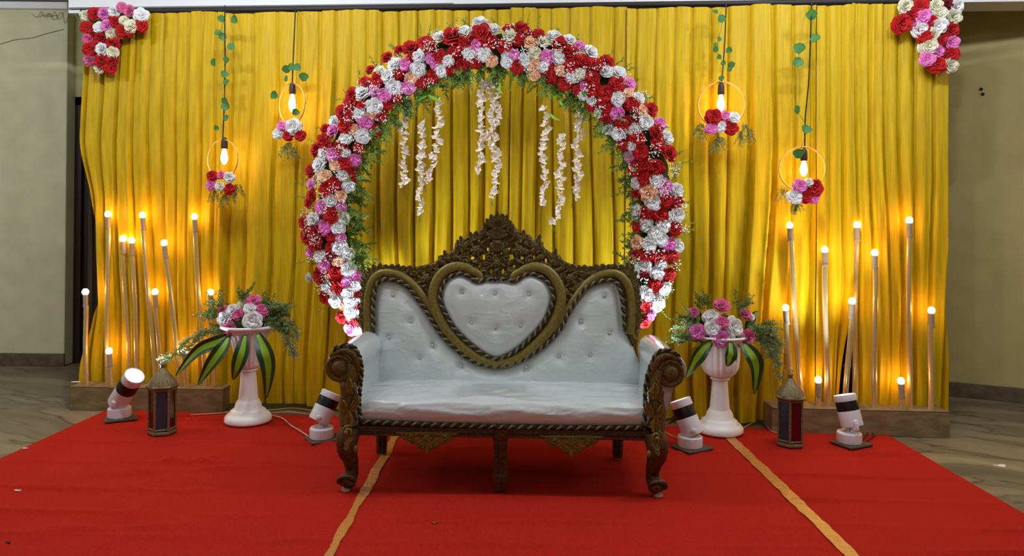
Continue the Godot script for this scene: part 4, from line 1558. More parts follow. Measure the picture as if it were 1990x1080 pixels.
		scroll(cv, bl(s[0], s[1], 0.016), 0.006, s[2] / 322.0, s[3], s[4], 0.0065, s[5])
	for l in [[960, 540, 0.0], [972, 540, 0.0], [945, 515, 0.7], [988, 515, -0.7], [915, 520, 0.9], [1020, 520, -0.9], [900, 490, 0.9], [1033, 490, -0.9], [840, 560, 2.6], [1096, 560, -2.6], [845, 540, 0.6], [1090, 540, -0.6], [820, 555, 2.3], [1115, 555, -2.3], [790, 532, 1.4], [1145, 532, -1.4], [855, 527, 1.2], [1080, 527, -1.2]]:
		cv.merge(leaf_b, Transform3D(Basis(Vector3(0, 0, 1), l[2]).scaled_local(Vector3(0.8, 0.75, 0.9)), bl(l[0], l[1], 0.016)))
	var co := part(th, "carving", cv, mats.carved_gold)
	co.transform = leaned
	# ---- smooth mouldings round heart and wings
	var md := MB.new()
	var heart := [[925, 545], [933, 541], [930, 533], [918, 527], [906, 521], [888, 518], [868, 524], [852, 540], [843, 565], [845, 592], [856, 622], [875, 650], [902, 677], [935, 699], [966, 706]]
	var hw := [5, 6, 7, 8, 9, 10, 10, 10, 10.5, 10.5, 10.5, 10.5, 10.5, 10.5, 10.5]
	var full: Array = heart.duplicate()
	for i in range(heart.size() - 2, -1, -1): full.append([1930.0 - heart[i][0] + 4.0 * clampf((heart[i][1] - 540) / 60.0, 0, 1), heart[i][1] + 1.0])
	var fw: Array = hw.duplicate()
	for i in range(hw.size() - 2, -1, -1): fw.append(hw[i])
	var pp := []
	for p in full: pp.append(bl(p[0], p[1], 0.030))
	var fr2 := []
	for w in fw: fr2.append(w / 322.0)
	md.tube(spline(pp, 6), spline_r(fr2, 6), 12, 0.55)
	var hump := [[717, 648], [714, 610], [716, 572], [724, 545], [742, 531], [766, 532], [790, 543], [812, 565], [832, 592], [850, 620], [866, 642]]
	for side in 2:
		var q := []
		for p in hump:
			var x: float = p[0] if side == 0 else 1941.0 - p[0] - 2.0 * clampf((560 - p[1]) / 30.0, 0, 1)
			q.append(bl(x, p[1] + (1.0 if side else 0.0), 0.022))
		md.tube(spline(q, 6), 0.026, 10, 0.6)
	var mo := part(th, "moulding", md, mats.moulding_gold)
	mo.transform = leaned
	# ---- upholstery of the back, wings and lower part in one, with pulled-in buttons
	var wings: Array = WINGS
	var knobs := [[764, 573], [798, 624], [756, 656], [841, 671], [816, 695], [896, 710], [1175, 575], [1129, 625], [1185, 647], [1086, 692], [1147, 690], [1022, 714]]
	var hknobs := [[898, 568], [962, 570], [1028, 572], [917, 627], [963, 640], [1012, 633]]
	var k2 := []
	for p in knobs: k2.append(Vector2(bl(p[0], p[1], 0.03).x, bl(p[0], p[1], 0.03).y))
	var up2 := MB.new()
	var pad := func(p: Vector2, d: float) -> float:
		var z := -0.005 + 0.05 * (1.0 - exp(-d / 0.045))
		for q in k2:
			var e: float = p.distance_to(q)
			z -= 0.020 * exp(-e / 0.022)
		z += 0.004 * noise.get_noise_2d(p.x * 4.0, p.y * 3.0)
		return z
	relief(up2, spline2(bl2(wings), 3), [], 0.010, pad, 0.02)
	var uo := part(th, "back_upholstery", up2, mats.sofa_leather)
	uo.transform = leaned
	var hp2: Array = HEART
	var k3 := []
	for p in hknobs: k3.append(Vector2(bl(p[0], p[1], 0.05).x, bl(p[0], p[1], 0.05).y))
	var hpad := func(p: Vector2, d: float) -> float:
		var z := 0.012 + 0.052 * (1.0 - exp(-d / 0.035))
		for q in k3:
			var e: float = p.distance_to(q)
			z -= 0.018 * exp(-e / 0.020)
		return z + 0.003 * noise.get_noise_2d(p.x * 4.0, p.y * 4.0 + 7.0)
	var hb := MB.new()
	relief(hb, spline2(bl2(hp2), 3), [], 0.008, hpad, 0.03)
	var ho := part(th, "heart_cushion", hb, mats.sofa_leather)
	ho.transform = leaned
	for i in k2.size() + k3.size():
		var q: Vector2 = k2[i] if i < k2.size() else k3[i - k2.size()]
		var b := MB.new()
		b.lathe([Vector2(0.0, 0.009), Vector2(0.006, 0.007), Vector2(0.010, 0.002), Vector2(0.011, -0.002), Vector2(0.008, -0.006)], 8, Vector3(q.x, q.y, (0.030 if i < k2.size() else 0.048)), 0, 0.0, 0, 9, Basis(Vector3(1, 0, 0), PI / 2))
		part(uo if i < k2.size() else ho, "tuft_button", b, mats.crystal_button)
	# ---- seat cushion
	var ax := sl(668, 706, 0.0)                       # centre of the left arm's roll
	var ax2 := sl(1302, 718, 0.0)
	var rr := 0.084
	var xl := ax.x + rr - 0.01
	var xr := ax2.x - rr + 0.01
	var seat := MB.new()
	var prof := [[0.335, -0.02], [0.350, 0.012], [0.375, 0.040], [0.41, 0.052], [0.445, 0.046], [0.472, 0.022], [0.484, -0.02], [0.488, -0.09], [0.487, -0.2], [0.484, -0.3], [0.480, -0.4], [0.474, -0.5], [0.46, -0.6]]
	var sp3 := []
	for p in prof: sp3.append(Vector3(0, p[0], p[1]))
	var curve := spline(sp3, 4)
	var rows := []
	for i in 121:
		var u := i / 120.0
		var x := lerpf(xl, xr, u)
		var row := PackedVector3Array()
		for j in curve.size():
			var p := curve[j]
			var bulge := 1.0 - pow(absf(u * 2 - 1), 4.0)
			var n := noise.get_noise_2d(x * 3.0, j * 0.22) * 0.006 + noise.get_noise_2d(x * 14.0 + 3.0, j * 0.5) * 0.0022
			row.append(Vector3(x, p.y + n - (1.0 - bulge) * 0.012 * smoothstep(0.36, 0.46, p.y), p.z + (bulge - 1.0) * 0.02 + n * 0.7))
		rows.append(row)
	var from := seat.grid(rows)
	seat.facing(from, Vector3(0, 1, 1))
	seat.cap(rows[0])
	seat.cap(rows[120])
	part(th, "seat_cushion", seat, mats.sofa_leather)
	# ---- arms
	for s in 2:
		var c: Vector3 = ax if s == 0 else ax2
		var sg := -1.0 if s == 0 else 1.0             # outwards
		var sec := []
		sec.append(Vector3(-sg * rr * 1.0, 0.335, 0))
		sec.append(Vector3(-sg * rr * 1.05, 0.42, 0))
		sec.append(Vector3(-sg * rr * 0.92, 0.52, 0))
		sec.append(Vector3(-sg * rr * 0.88, 0.60, 0))
		for k in 9:
			var a := lerpf(0.0, 1.35 * PI, k / 8.0)
			sec.append(Vector3(-sg * cos(a) * rr, c.y + sin(a) * rr, 0))
		sec.append(Vector3(sg * rr * 0.15, 0.55, 0))
		sec.append(Vector3(-sg * rr * 0.25, 0.42, 0))
		sec.append(Vector3(-sg * rr * 0.25, 0.335, 0))
		var sm := spline(sec, 4)
		var zs := [0.012, 0.022, 0.018, 0.0, -0.03, -0.07, -0.12, -0.18, -0.25, -0.33, -0.41, -0.49, -0.57, -0.64]
		var ins := [0.80, 0.90, 0.97, 1.0, 1.02, 1.02, 1.01, 1.0, 1.0, 1.0, 1.0, 1.0, 1.0, 0.97]
		var arm := MB.new()
		var ar := []
		for zi in zs.size():
			var row := PackedVector3Array()
			for j in sm.size():
				var q := sm[j]
				var o := Vector3(0, c.y, 0)
				var g: float = ins[zi]
				var w := 1.0 + 0.03 * noise.get_noise_2d(j * 0.5 + s * 20.0, zi * 0.9) + 0.018 * sin(j * 1.9) * exp(-zi * 0.45)
				var pt := o + (q - o) * (g * w if q.y > c.y - 0.05 else lerpf(1.0, w, 0.6))
				row.append(Vector3(c.x + pt.x, pt.y, zs[zi]))
			ar.append(row)
		from = arm.grid(ar)
		arm.cap(ar[0])
		var last: PackedVector3Array = ar[ar.size() - 1].duplicate()
		last.reverse()
		arm.cap(last)
		arm.outward(from)
		part(th, "arm", arm, mats.sofa_leather)
		# carved post: scroll at the arm, S-shaped stem, cabriole leg
		var pick := func(p: Array, z: float) -> Vector3:
			var m: Array = p if s == 0 else mirror(p)
			return sl(m[0], m[1], z)
		var post := MB.new()
		var pth := []
		for p in [[683, 706, 0.045], [685, 735, 0.045], [677, 765, 0.040], [673, 795, 0.040], [677, 822, 0.045]]: pth.append(pick.call(p, p[2]))
		post.tube(spline(pth, 5), spline_r([0.028, 0.036, 0.038, 0.041, 0.047], 5), 12, 0.8)
		# scroll barrel
		var sc: Vector3 = pick.call([664, 711], 0.0)
		var bzs := Basis(Vector3(1, 0, 0), PI / 2)
		post.lathe([Vector2(0.05, -0.02), Vector2(0.066, 0.0), Vector2(0.072, 0.03), Vector2(0.072, 0.055), Vector2(0.066, 0.064), Vector2(0.056, 0.064), Vector2(0.052, 0.055), Vector2(0.040, 0.055), Vector2(0.036, 0.066), Vector2(0.020, 0.070), Vector2(0.0, 0.071)], 28, sc, 0, 0, 0, 99, bzs)
		var hug := []
		for p in [[645, 694, 0.05], [656, 684, 0.052], [672, 681, 0.052], [687, 688, 0.052], [695, 704, 0.05], [696, 724, 0.048], [690, 748, 0.05]]: hug.append(pick.call(p, p[2]))
		post.tube(spline(hug, 5), spline_r([0.008, 0.016, 0.020, 0.022, 0.022, 0.018, 0.008], 5), 9, 0.8)
		part(th, "arm_post", post, mats.carved_gold)
		var cvp := MB.new()
		var lf := carved_leaf(0.085, 0.022, 0.012)
		for p in [[679, 765, 0.0, 1.0], [684, 800, 0.25, 0.8], [672, 800, -0.25, 0.8], [678, 828, 0.0, 1.0], [690, 790, 0.3, 0.7], [670, 770, -0.3, 0.7]]:
			var a: float = p[2] * (-1.0 if s == 0 else 1.0)
			cvp.merge(lf, Transform3D(Basis(Vector3(0, 0, 1), a).scaled_local(Vector3(p[3], p[3], 1.0)), pick.call([p[0], p[1]], 0.074)))
		for p in [[674, 872, 0.0, 1.0], [668, 868, -0.35, 0.8], [682, 868, 0.35, 0.8]]:
			var a: float = p[2] * (-1.0 if s == 0 else 1.0)
			cvp.merge(lf, Transform3D((Basis(Vector3(0, 0, 1), PI + a) * Basis(Vector3(0, 1, 0), PI) * Basis(Vector3(0, 1, 0), PI)).scaled_local(Vector3(p[3], 0.75 * p[3], 1.0)), pick.call([p[0], p[1] - 22], 0.092)))
		scroll(cvp, pick.call([676, 838], 0.092), 0.008, 0.030, 1.2, 1.4, 0.009, -sg)
		rosette(cvp, pick.call([686, 752], 0.072), 0.024)
		for p in [[663, 870, 0.07], [690, 872, 0.075], [664, 850, 0.07]]: cvp.ball(pick.call(p, p[2]), Vector3(0.016, 0.02, 0.014), 8, 6)
		part(th, "post_carving", cvp, mats.moulding_gold)
		var leg := MB.new()
		pth = []
		for p in [[682, 830, 0.03], [675, 852, 0.045], [675, 872, 0.045], [681, 892, 0.025], [684, 908, 0.010], [682, 922, 0.012], [675, 935, 0.030], [671, 944, 0.036]]: pth.append(pick.call(p, p[2]))
		leg.tube(spline(pth, 5), spline_r([0.054, 0.058, 0.053, 0.040, 0.034, 0.038, 0.047, 0.034], 5), 14)
		# lip over the scrolled foot
		var lip := []
		for p in [[659, 937, 0.05], [660, 930, 0.066], [671, 926, 0.076], [683, 928, 0.064], [689, 933, 0.045]]: lip.append(pick.call(p, p[2]))
		leg.tube(spline(lip, 5), 0.013, 8)
		for p in leg.v.size():
			if leg.v[p].y < 0.018: leg.v[p] = Vector3(leg.v[p].x, 0.018, leg.v[p].z)
		var lo := part(th, "front_leg", leg, mats.leg_gold)
		var gl := MB.new()
		var gp: Vector3 = pick.call([672, 946], 0.036)
		gl.lathe([Vector2(0.020, 0.007), Vector2(0.022, 0.012), Vector2(0.021, 0.024)], 14, Vector3(gp.x, 0, gp.z))
		part(lo, "glide", gl, mats.glide_white)
		# back leg
		var bp: Vector3 = sl([742, 1200][s], [884, 890][s], -0.56)
		var bk := MB.new()
		var q2 := []
		for k in 5:
			var u := k / 4.0
			var w := lerpf(0.036, 0.026, u)
			var y := lerpf(0.36, 0.016, u)
			q2.append(PackedVector3Array([Vector3(bp.x - w, y, -0.56 - w), Vector3(bp.x + w, y, -0.56 - w), Vector3(bp.x + w, y, -0.56 + w), Vector3(bp.x - w, y, -0.56 + w)]))
		from = bk.grid(q2, true)
		bk.outward(from)
		for k in 2: bk.box(Vector3(bp.x + (k * 2 - 1) * 0.010, 0.19, -0.56 + 0.031), Vector3(0.007, 0.3, 0.008), 0.002)
		var bo := part(th, "back_leg", bk, mats.leg_gold)
		var g2 := MB.new()
		g2.lathe([Vector2(0.018, 0.007), Vector2(0.02, 0.012), Vector2(0.019, 0.02)], 12, Vector3(bp.x, 0, -0.56))
		part(bo, "glide", g2, mats.glide_white)
	# ---- front rail with two carved drops, middle leg
	var rail := MB.new()
	var ra := sl(690, 834, 0.02)
	var rb := sl(1262, 846, 0.02)
	var yr := (ra.y + rb.y) / 2
	rail.box(Vector3((ra.x + rb.x) / 2, yr, 0.015), Vector3(rb.x - ra.x, 0.052, 0.04), 0.008)
	for s in [-1, 1]: rail.box(Vector3((ra.x if s < 0 else rb.x), yr, -0.29), Vector3(0.04, 0.05, 0.6), 0.006)
	rail.box(Vector3((ra.x + rb.x) / 2, yr, -0.58), Vector3(rb.x - ra.x, 0.06, 0.04), 0.006)
	rail.box(Vector3((ra.x + rb.x) / 2, yr + 0.02, -0.28), Vector3(rb.x - ra.x, 0.03, 0.58), 0.004)
	for k in 2: rail.tube(PackedVector3Array([Vector3(ra.x, yr - 0.018 + k * 0.022, 0.036), Vector3(rb.x, yr - 0.018 + k * 0.022, 0.036)]), 0.006, 7)
	part(th, "front_rail", rail, mats.leg_gold)
	for s in 2:
		var dx: float = [0.0, 279.0][s]
		var dy: float = [0.0, 8.0][s]
		var dp := []
		for p in [[774, 836], [779, 848], [790, 858], [806, 864], [814, 871], [824, 874], [831, 880], [838, 874], [849, 871], [857, 864], [873, 858], [885, 848], [890, 836]]:
			var q := sl(p[0] + dx, p[1] + dy, 0.03)
			dp.append(Vector2(q.x, q.y))
		var db := MB.new()
		var hf2 := func(p: Vector2, d: float) -> float: return 0.008 * smoothstep(0.0, 0.012, d) + 0.005 * noise.get_noise_2d(p.x * 45.0, p.y * 45.0)
		relief(db, spline2(PackedVector2Array(dp), 3), [], 0.006, hf2, 0.022)
		for i in db.v.size(): db.v[i].z += 0.032
		var c := sl(831 + dx, 851 + dy, 0.03)
		rosette(db, c + Vector3(0, 0, 0.010), 0.026)
		for h in 2:
			var hx := -1.0 if h == 0 else 1.0
			scroll(db, sl(831 + dx + hx * 34, 849 + dy, 0.042), 0.007, 0.028, -PI / 2, 1.5, 0.007, hx)
			for k in 3: db.merge(carved_leaf(0.05, 0.012, 0.006), Transform3D(Basis(Vector3(0, 0, 1), PI - hx * (0.35 + k * 0.42)), c + Vector3(hx * 0.008, -0.012, 0.014 - k * 0.002)))
		db.merge(carved_leaf(0.06, 0.013, 0.006), Transform3D(Basis(Vector3(0, 0, 1), PI), c + Vector3(0, -0.012, 0.018)))
		part(th, "rail_drop", db, mats.moulding_gold)
	var ml := MB.new()
	var mp := sl(972, 950, 0.0)
	var mr := []
	for k in 9:
		var u := k / 8.0
		var w: float = [0.040, 0.040, 0.036, 0.034, 0.034, 0.035, 0.038, 0.036, 0.030][k]
		var y := lerpf(yr + 0.02, 0.016, u)
		mr.append(PackedVector3Array([Vector3(mp.x - w, y, 0.005 - w), Vector3(mp.x + w, y, 0.005 - w), Vector3(mp.x + w, y, 0.005 + w), Vector3(mp.x - w, y, 0.005 + w)]))
	from = ml.grid(mr, true)
	ml.outward(from)
	for k in 3: ml.box(Vector3(mp.x + (k - 1) * 0.019, 0.21, 0.040), Vector3(0.009, 0.2, 0.012), 0.003)
	ml.box(Vector3(mp.x, 0.098, 0.006), Vector3(0.082, 0.014, 0.08), 0.005)
	ml.lathe([Vector2(0.016, 0.007), Vector2(0.02, 0.012), Vector2(0.018, 0.02)], 12, Vector3(mp.x, 0, 0.005))
	part(th, "middle_leg", ml, mats.leg_gold)
	# ---- twisted rope trim
	var dark := MB.new()
	var gold := MB.new()
	var paths := []
	var hpth := []
	for p in hp2: hpth.append(leaned * bl(p[0], p[1], 0.040))
	hpth.append(hpth[0])
	paths.append([hpth, leaned.basis * Vector3(0, 0, 1), 0.0115])
	for rng2 in [[0, wings.size() - 3]]:
		var wp := []
		for i in range(rng2[0], rng2[1] + 1): wp.append(leaned * bl(wings[i][0], wings[i][1], 0.036))
		paths.append([wp, leaned.basis * Vector3(0, 0, 1), 0.0115])
	var bottom := []
	for k in 9:
		var u := k / 8.0
		bottom.append(sl(lerpf(698, 1254, u), lerpf(819, 831, u) + 4.0 * sin(PI * u), 0.045))
	paths.append([bottom, Vector3(0, 0.3, 1).normalized(), 0.012])
	for s in 2:
		var q := []
		for p in [[641, 700], [646, 686], [658, 678], [673, 676], [687, 683], [697, 697], [700, 722], [697, 752], [695, 782], [696, 805], [699, 818]]:
			var m: Array = p if s == 0 else mirror(p)
			q.append(sl(m[0] + (3.0 if s == 0 else -3.0), m[1] - (6.0 if p[1] < 690 else 0.0), 0.052))
		paths.append([q, Vector3(0, 0, 1), 0.0115])
	for p in paths: rope(spline(p[0], 5), p[2], 0.050, p[1], dark, gold)
	part(th, "rope_trim", dark, mats.rope_dark)
	part(th, "rope_trim", gold, mats.rope_gold)

# ================================================================ flower stands
func vases():
	for s in 2:
		var o := on_floor([482, 1398][s], [822, 842][s])
		o.y = 0.014
		var th := thing("flower_stand", ["white pedestal urn with funnel-shaped fluted bowl on the left", "white pedestal urn with rounded fluted bowl on the right"][s], "urn", o, 0.0, "white pedestal urns")
		var base := [Vector2(0.0, 0.0), Vector2(0.150, 0.0), Vector2(0.157, 0.012), Vector2(0.155, 0.035), Vector2(0.140, 0.055), Vector2(0.122, 0.062), Vector2(0.118, 0.078), Vector2(0.102, 0.090), Vector2(0.092, 0.094), Vector2(0.086, 0.125), Vector2(0.072, 0.150), Vector2(0.066, 0.158), Vector2(0.062, 0.20), Vector2(0.054, 0.30), Vector2(0.050, 0.345), Vector2(0.056, 0.350), Vector2(0.066, 0.358), Vector2(0.062, 0.368), Vector2(0.045, 0.374)]
		var b := MB.new()
		b.lathe(base, 36)
		part(th, "pedestal", b, mats.plaster_white)
		var bowl := [Vector2(0.045, 0.370), Vector2(0.072, 0.378), Vector2(0.082, 0.40), Vector2(0.098, 0.46), Vector2(0.112, 0.53), Vector2(0.128, 0.59), Vector2(0.150, 0.635), Vector2(0.180, 0.650), Vector2(0.190, 0.656), Vector2(0.190, 0.668), Vector2(0.180, 0.672), Vector2(0.150, 0.655), Vector2(0.12, 0.60)]
		if s == 1: bowl = [Vector2(0.045, 0.370), Vector2(0.078, 0.378), Vector2(0.105, 0.400), Vector2(0.124, 0.44), Vector2(0.130, 0.50), Vector2(0.131, 0.56), Vector2(0.138, 0.60), Vector2(0.160, 0.630), Vector2(0.182, 0.640), Vector2(0.182, 0.652), Vector2(0.170, 0.656), Vector2(0.14, 0.64), Vector2(0.12, 0.60)]
		b = MB.new()
		b.lathe(bowl, 96, Vector3.ZERO, 20, 0.07, 2, 6)
		part(th, "bowl", b, mats.plaster_white)
		# bouquet: foam, roses, fern and long leaves travel together
		var bq := thing("bouquet", ["pink and white bouquet with drooping striped leaves in the left urn", "pink and white bouquet with striped leaves in the right urn"][s], "bouquet", o + Vector3(0, 0.64, 0), 0.0, "bouquets in the white urns")
		b = MB.new()
		b.ball(Vector3(0, 0.06, 0), Vector3(0.15, 0.09, 0.13), 16, 8)
		part(bq, "moss_ball", b, mats.moss_green)
		var depth := o.z
		var lst: Array = [[432,603,21,"rose_deep_pink", 463,612,23,"rose_deep_pink", 446,637,27,"rose_deep_pink", 492,584,27,"rose_deep_pink", 508,603,25,"rose_deep_pink", 453,603,25,WHITE, 436,620,29,WHITE, 486,600,24,WHITE, 491,623,33,WHITE, 470,590,16,"rose_cream"],
			[1403,593,28,"rose_deep_pink", 1348,607,20,"rose_deep_pink", 1449,610,22,"rose_deep_pink", 1355,645,27,PINK, 1404,627,24,"rose_deep_pink", 1402,659,29,PINK, 1454,655,28,"rose_deep_pink", 1382,616,29,WHITE, 1385,638,28,WHITE, 1425,635,34,WHITE, 1461,616,13,WHITE]][s]
		var cpx: float = [482.0, 1404.0][s]
		for i in range(0, lst.size(), 4):
			var side: float = (lst[i] - cpx) / 60.0
			var hi: float = ([625, 640][s] - lst[i + 1]) / 50.0
			var lift := 0.15 - 0.07 * absf(side) - 0.10 * maxf(hi, 0.0)
			rose(bq, on_depth(lst[i], lst[i + 1], depth + lift), Vector3(side * 0.7, hi * 0.9 + 0.15, 0.9), lst[i + 2] * 1.12 / 290.0, mats[lst[i + 3]])
		var fb := MB.new()
		var inv := bq.transform.affine_inverse()
		var ferns: Array = [[[522, 625, 0.5, 0.9, 18], [535, 610, 0.8, 0.5, 12], [540, 632, 1.0, 0.0, 12], [515, 600, 0.3, 1.0, 8], [470, 585, 0.0, 1.0, 8], [428, 600, -0.5, 0.8, 10], [418, 612, -0.8, 0.3, 8], [445, 640, -0.9, 0.2, 6], [480, 640, 0.3, -0.3, 8]],
			[[1440, 605, 0.3, 1.0, 8], [1370, 600, -0.3, 1.0, 8], [1345, 625, -0.8, 0.6, 10], [1335, 655, -1.0, 0.1, 12], [1480, 640, 0.9, 0.3, 14], [1470, 650, 1.0, 0.1, 10], [1420, 665, 0.2, -0.3, 8], [1375, 665, -0.3, -0.3, 8]]][s]
		for f in ferns:
			for k in f[4]:
				var p := inv * on_depth(f[0] + rng.randf_range(-8, 8), f[1] + rng.randf_range(-8, 8), depth + rng.randf_range(-0.05, 0.08))
				sprig(fb, p, Vector3(f[2] + rng.randf_range(-0.4, 0.4), f[3] + rng.randf_range(-0.4, 0.4), rng.randf_range(-0.3, 0.4)), rng.randf_range(0.07, 0.14), 40, 0.035, 0.08, Color(0.12, 0.20, 0.05))
		# long trailing sprays
		var trails: Array = [[[[440, 640], [400, 645], [365, 660], [335, 690], [318, 698]], [[440, 632], [395, 645], [372, 670], [355, 690]], [[520, 625], [548, 640], [562, 665], [570, 690]], [[515, 600], [540, 590], [556, 598]], [[520, 620], [555, 622], [580, 650]]],
			[[[1465, 645], [1490, 655], [1508, 680], [1514, 730]], [[1460, 640], [1485, 640], [1503, 655], [1512, 700]], [[1465, 650], [1490, 670], [1497, 690]], [[1370, 650], [1340, 650], [1315, 658]], [[1365, 640], [1335, 630], [1312, 640]], [[1465, 635], [1498, 645], [1516, 670]]]][s]
		for t in trails:
			var pts := []
			for p in t: pts.append(inv * on_depth(p[0], p[1], depth + 0.06))
			var path := spline(pts, 5)
			fb.tint = Color(0.14, 0.2, 0.06)
			fb.tube(path, 0.0025, 4, 1.0, false)
			for k in path.size():
				for j in 5: sprig(fb, path[k], Vector3(rng.randf_range(-1, 1), rng.randf_range(-0.8, 0.5), rng.randf_range(-0.5, 0.5)), rng.randf_range(0.03, 0.06), 16, 0.024, 0.05, Color(0.32, 0.42, 0.18))
		var fo := part(bq, "fern", fb, mats.fern_green)
		fo.set_meta("kind", "stuff")
		var leaves: Array = [[[[447, 652, 0.10], [425, 664, 0.15], [385, 682, 0.15], [341, 731, 0.1], 26], [[445, 655, 0.14], [432, 678, 0.19], [410, 708, 0.2], [385, 748, 0.17], 27], [[477, 650, 0.17], [471, 680, 0.22], [462, 710, 0.23], [453, 738, 0.2], 27], [[500, 648, 0.16], [514, 680, 0.22], [522, 715, 0.22], [518, 774, 0.18], 32], [[525, 640, 0.0], [530, 620, 0.0], [528, 596, 0.0], [538, 588, -0.02], 22]],
			[[[1383, 664, 0.14], [1365, 680, 0.2], [1350, 702, 0.2], [1333, 735, 0.16], 27], [[1418, 664, 0.17], [1420, 682, 0.2], [1417, 698, 0.2], [1413, 712, 0.19], 25], [[1444, 668, 0.15], [1460, 688, 0.2], [1470, 715, 0.2], [1466, 766, 0.17], 29], [[1450, 650, 0.02], [1455, 632, 0.02], [1463, 615, 0.02], [1473, 604, 0.0], 16], [[1350, 640, 0.0], [1356, 625, 0.0], [1357, 612, 0.0], [1360, 604, 0.0], 18]]][s]
		for l in leaves:
			var ctrl := []
			for k in 4: ctrl.append(on_depth(l[k][0], l[k][1], depth + l[k][2]))
			long_leaf(bq, ctrl, l[4] / 290.0, rng.randf_range(-0.3, 0.3))

# ================================================================ boxes with light poles
func light_boxes():
	# each: bulb pixel, foot pixel, depth into the box from its front edge, label
	var sets := [
		{"label": "low tan board plinth under the left group of light poles", "a": [135, 797], "b": [432, 803], "depth": 0.17, "side": 1,
			"poles": [[166, 567, 168, 746, 0.03, "medium light pole at the far left end of the left plinth"], [210, 416, 208, 746, 0.12, "tall light pole, leftmost of the tall ones on the left plinth"], [239, 464, 251, 742, 0.14, "left pole of the close pair leaning right on the left plinth"], [256, 467, 268, 744, 0.12, "right pole of the close pair leaning right on the left plinth"], [277, 418, 302, 745, 0.11, "tall light pole leaning right behind the left lantern"], [319, 472, 352, 750, 0.05, "most slanted light pole on the left plinth"], [378, 421, 398, 747, 0.08, "tall light pole nearest the left urn on the left plinth"], [301, 567, 313, 746, 0.10, "medium light pole behind the left lantern"], [409, 568, 415, 748, 0.06, "medium light pole at the right end of the left plinth, beside the bouquet"], [212, 682, 217, 750, 0.03, "short light pole behind the left uplight"], [358, 682, 363, 750, 0.03, "short light pole behind the left bouquet's striped leaf"]]},
		{"label": "low tan board plinth under the right group of light poles", "a": [1500, 842], "b": [1846, 851], "depth": 0.20, "side": -1,
			"poles": [[1535, 438, 1556, 782, 0.12, "tall light pole leaning right above the right lantern"], [1527, 598, 1537, 787, 0.06, "medium light pole rising just behind the right lantern"], [1603, 485, 1607, 786, 0.09, "upright light pole, second tall one from the left on the right plinth"], [1666, 437, 1659, 776, 0.17, "tall light pole standing in front of the curtain slit"], [1656, 585, 1643, 788, 0.07, "medium light pole leaning left before the curtain slit"], [1700, 491, 1700, 791, 0.05, "thick upright light pole right of the curtain slit"], [1767, 428, 1767, 789, 0.07, "tallest upright light pole, second from the right end of the right plinth"], [1810, 603, 1808, 793, 0.04, "medium light pole at the right end of the right plinth"], [1590, 738, 1591, 787, 0.08, "short light pole nearest the right lantern"], [1751, 740, 1754, 793, 0.04, "short light pole between the tall ones at the right"]]}]
	for s in sets:
		var a := on_floor(s.a[0], s.a[1])
		var b2 := on_floor(s.b[0], s.b[1])
		var w := Vector2(b2.x - a.x, b2.z - a.z).length()
		var yaw := -atan2(b2.z - a.z, b2.x - a.x)
		var h := 0.178
		var bs := Basis(Vector3(0, 1, 0), yaw)
		var th := thing("light_plinth", s.label, "plinth", (a + b2) / 2, yaw, "plinths of the light poles")
		var mb := MB.new()
		var d: float = s.depth
		mb.box(Vector3(0, h / 2, -d / 2), Vector3(w - 0.012, h - 0.012, d - 0.012), 0.004)
		part(th, "body", mb, mats.board_tan)
		mb = MB.new()
		mb.box(Vector3(0, h - 0.005, -d / 2), Vector3(w, 0.010, d), 0.003)
		part(th, "lid", mb, mats.board_tan)
		mb = MB.new()
		mb.box(Vector3(0, h * 0.47, -0.004), Vector3(w, h * 0.93, 0.010), 0.003)
		part(th, "front_board", mb, mats.board_tan)
		var inv := th.transform.affine_inverse()
		for p in s.poles:
			# foot on the lid, head leaning in the plane of the front
			var zl: float = -p[4]
			var foot := on_plane(th.transform, p[2], p[3], zl)
			foot.y = h
			var head := on_plane(th.transform, p[0], p[1], zl - 0.005)
			var short: bool = head.y - h < 0.3
			var pt := thing("light_pole", p[5], "light pole", th.transform * foot, 0.0, "golden light poles on the plinths")
			pt.basis = th.basis
			var v := head - foot
			var len := v.length()
			var dir := v / len
			var r: float = 0.0165 if s.side == 1 else 0.0185
			mb = MB.new()
			var pts := PackedVector3Array()
			var rad := []
			var n := 14
			for k in n + 1:
				var u := float(k) / n
				pts.append(dir * (len - 0.10) * u + Vector3(0.005 * sin(u * 5.0 + p[0]), 0, 0) * (1.0 if len > 0.5 else 0.0))
				rad.append(r * (1.0 + 0.012 * sin(u * 40.0 + p[0])))
			mb.tube(pts, rad, 14)
			part(pt, "tube", mb, mats.pole_gold)
			var bb := Basis(Vector3(0, 0, 1).cross(dir).normalized() * -1.0, dir, Vector3(0, 0, 1)).orthonormalized()
			mb = MB.new()
			mb.lathe([Vector2(r * 1.12, -0.115), Vector2(r * 1.18, -0.11), Vector2(r * 1.18, -0.10), Vector2(r * 1.02, -0.096), Vector2(r * 1.05, -0.05), Vector2(r * 1.1, -0.024), Vector2(r * 0.8, -0.018)], 16, dir * len, 0, 0, 0, 99, bb)
			part(pt, "socket", mb, mats.socket_grey)
			mb = MB.new()
			var rbm := 0.024
			mb.ball(dir * len, Vector3(rbm, rbm * 1.08, rbm), 10, 6)
			part(pt, "bulb", mb, mats.bulb_warm)
			var lamp := OmniLight3D.new()
			lamp.name = "bulb_light"
			lamp.light_color = Color(1.0, 0.70, 0.30)
			lamp.light_energy = POLE_E
			lamp.light_size = 0.02
			lamp.omni_range = 20.0
			lamp.omni_attenuation = 2.0
			lamp.shadow_enabled = true
			pt.add_child(lamp)
			lamp.position = dir * len

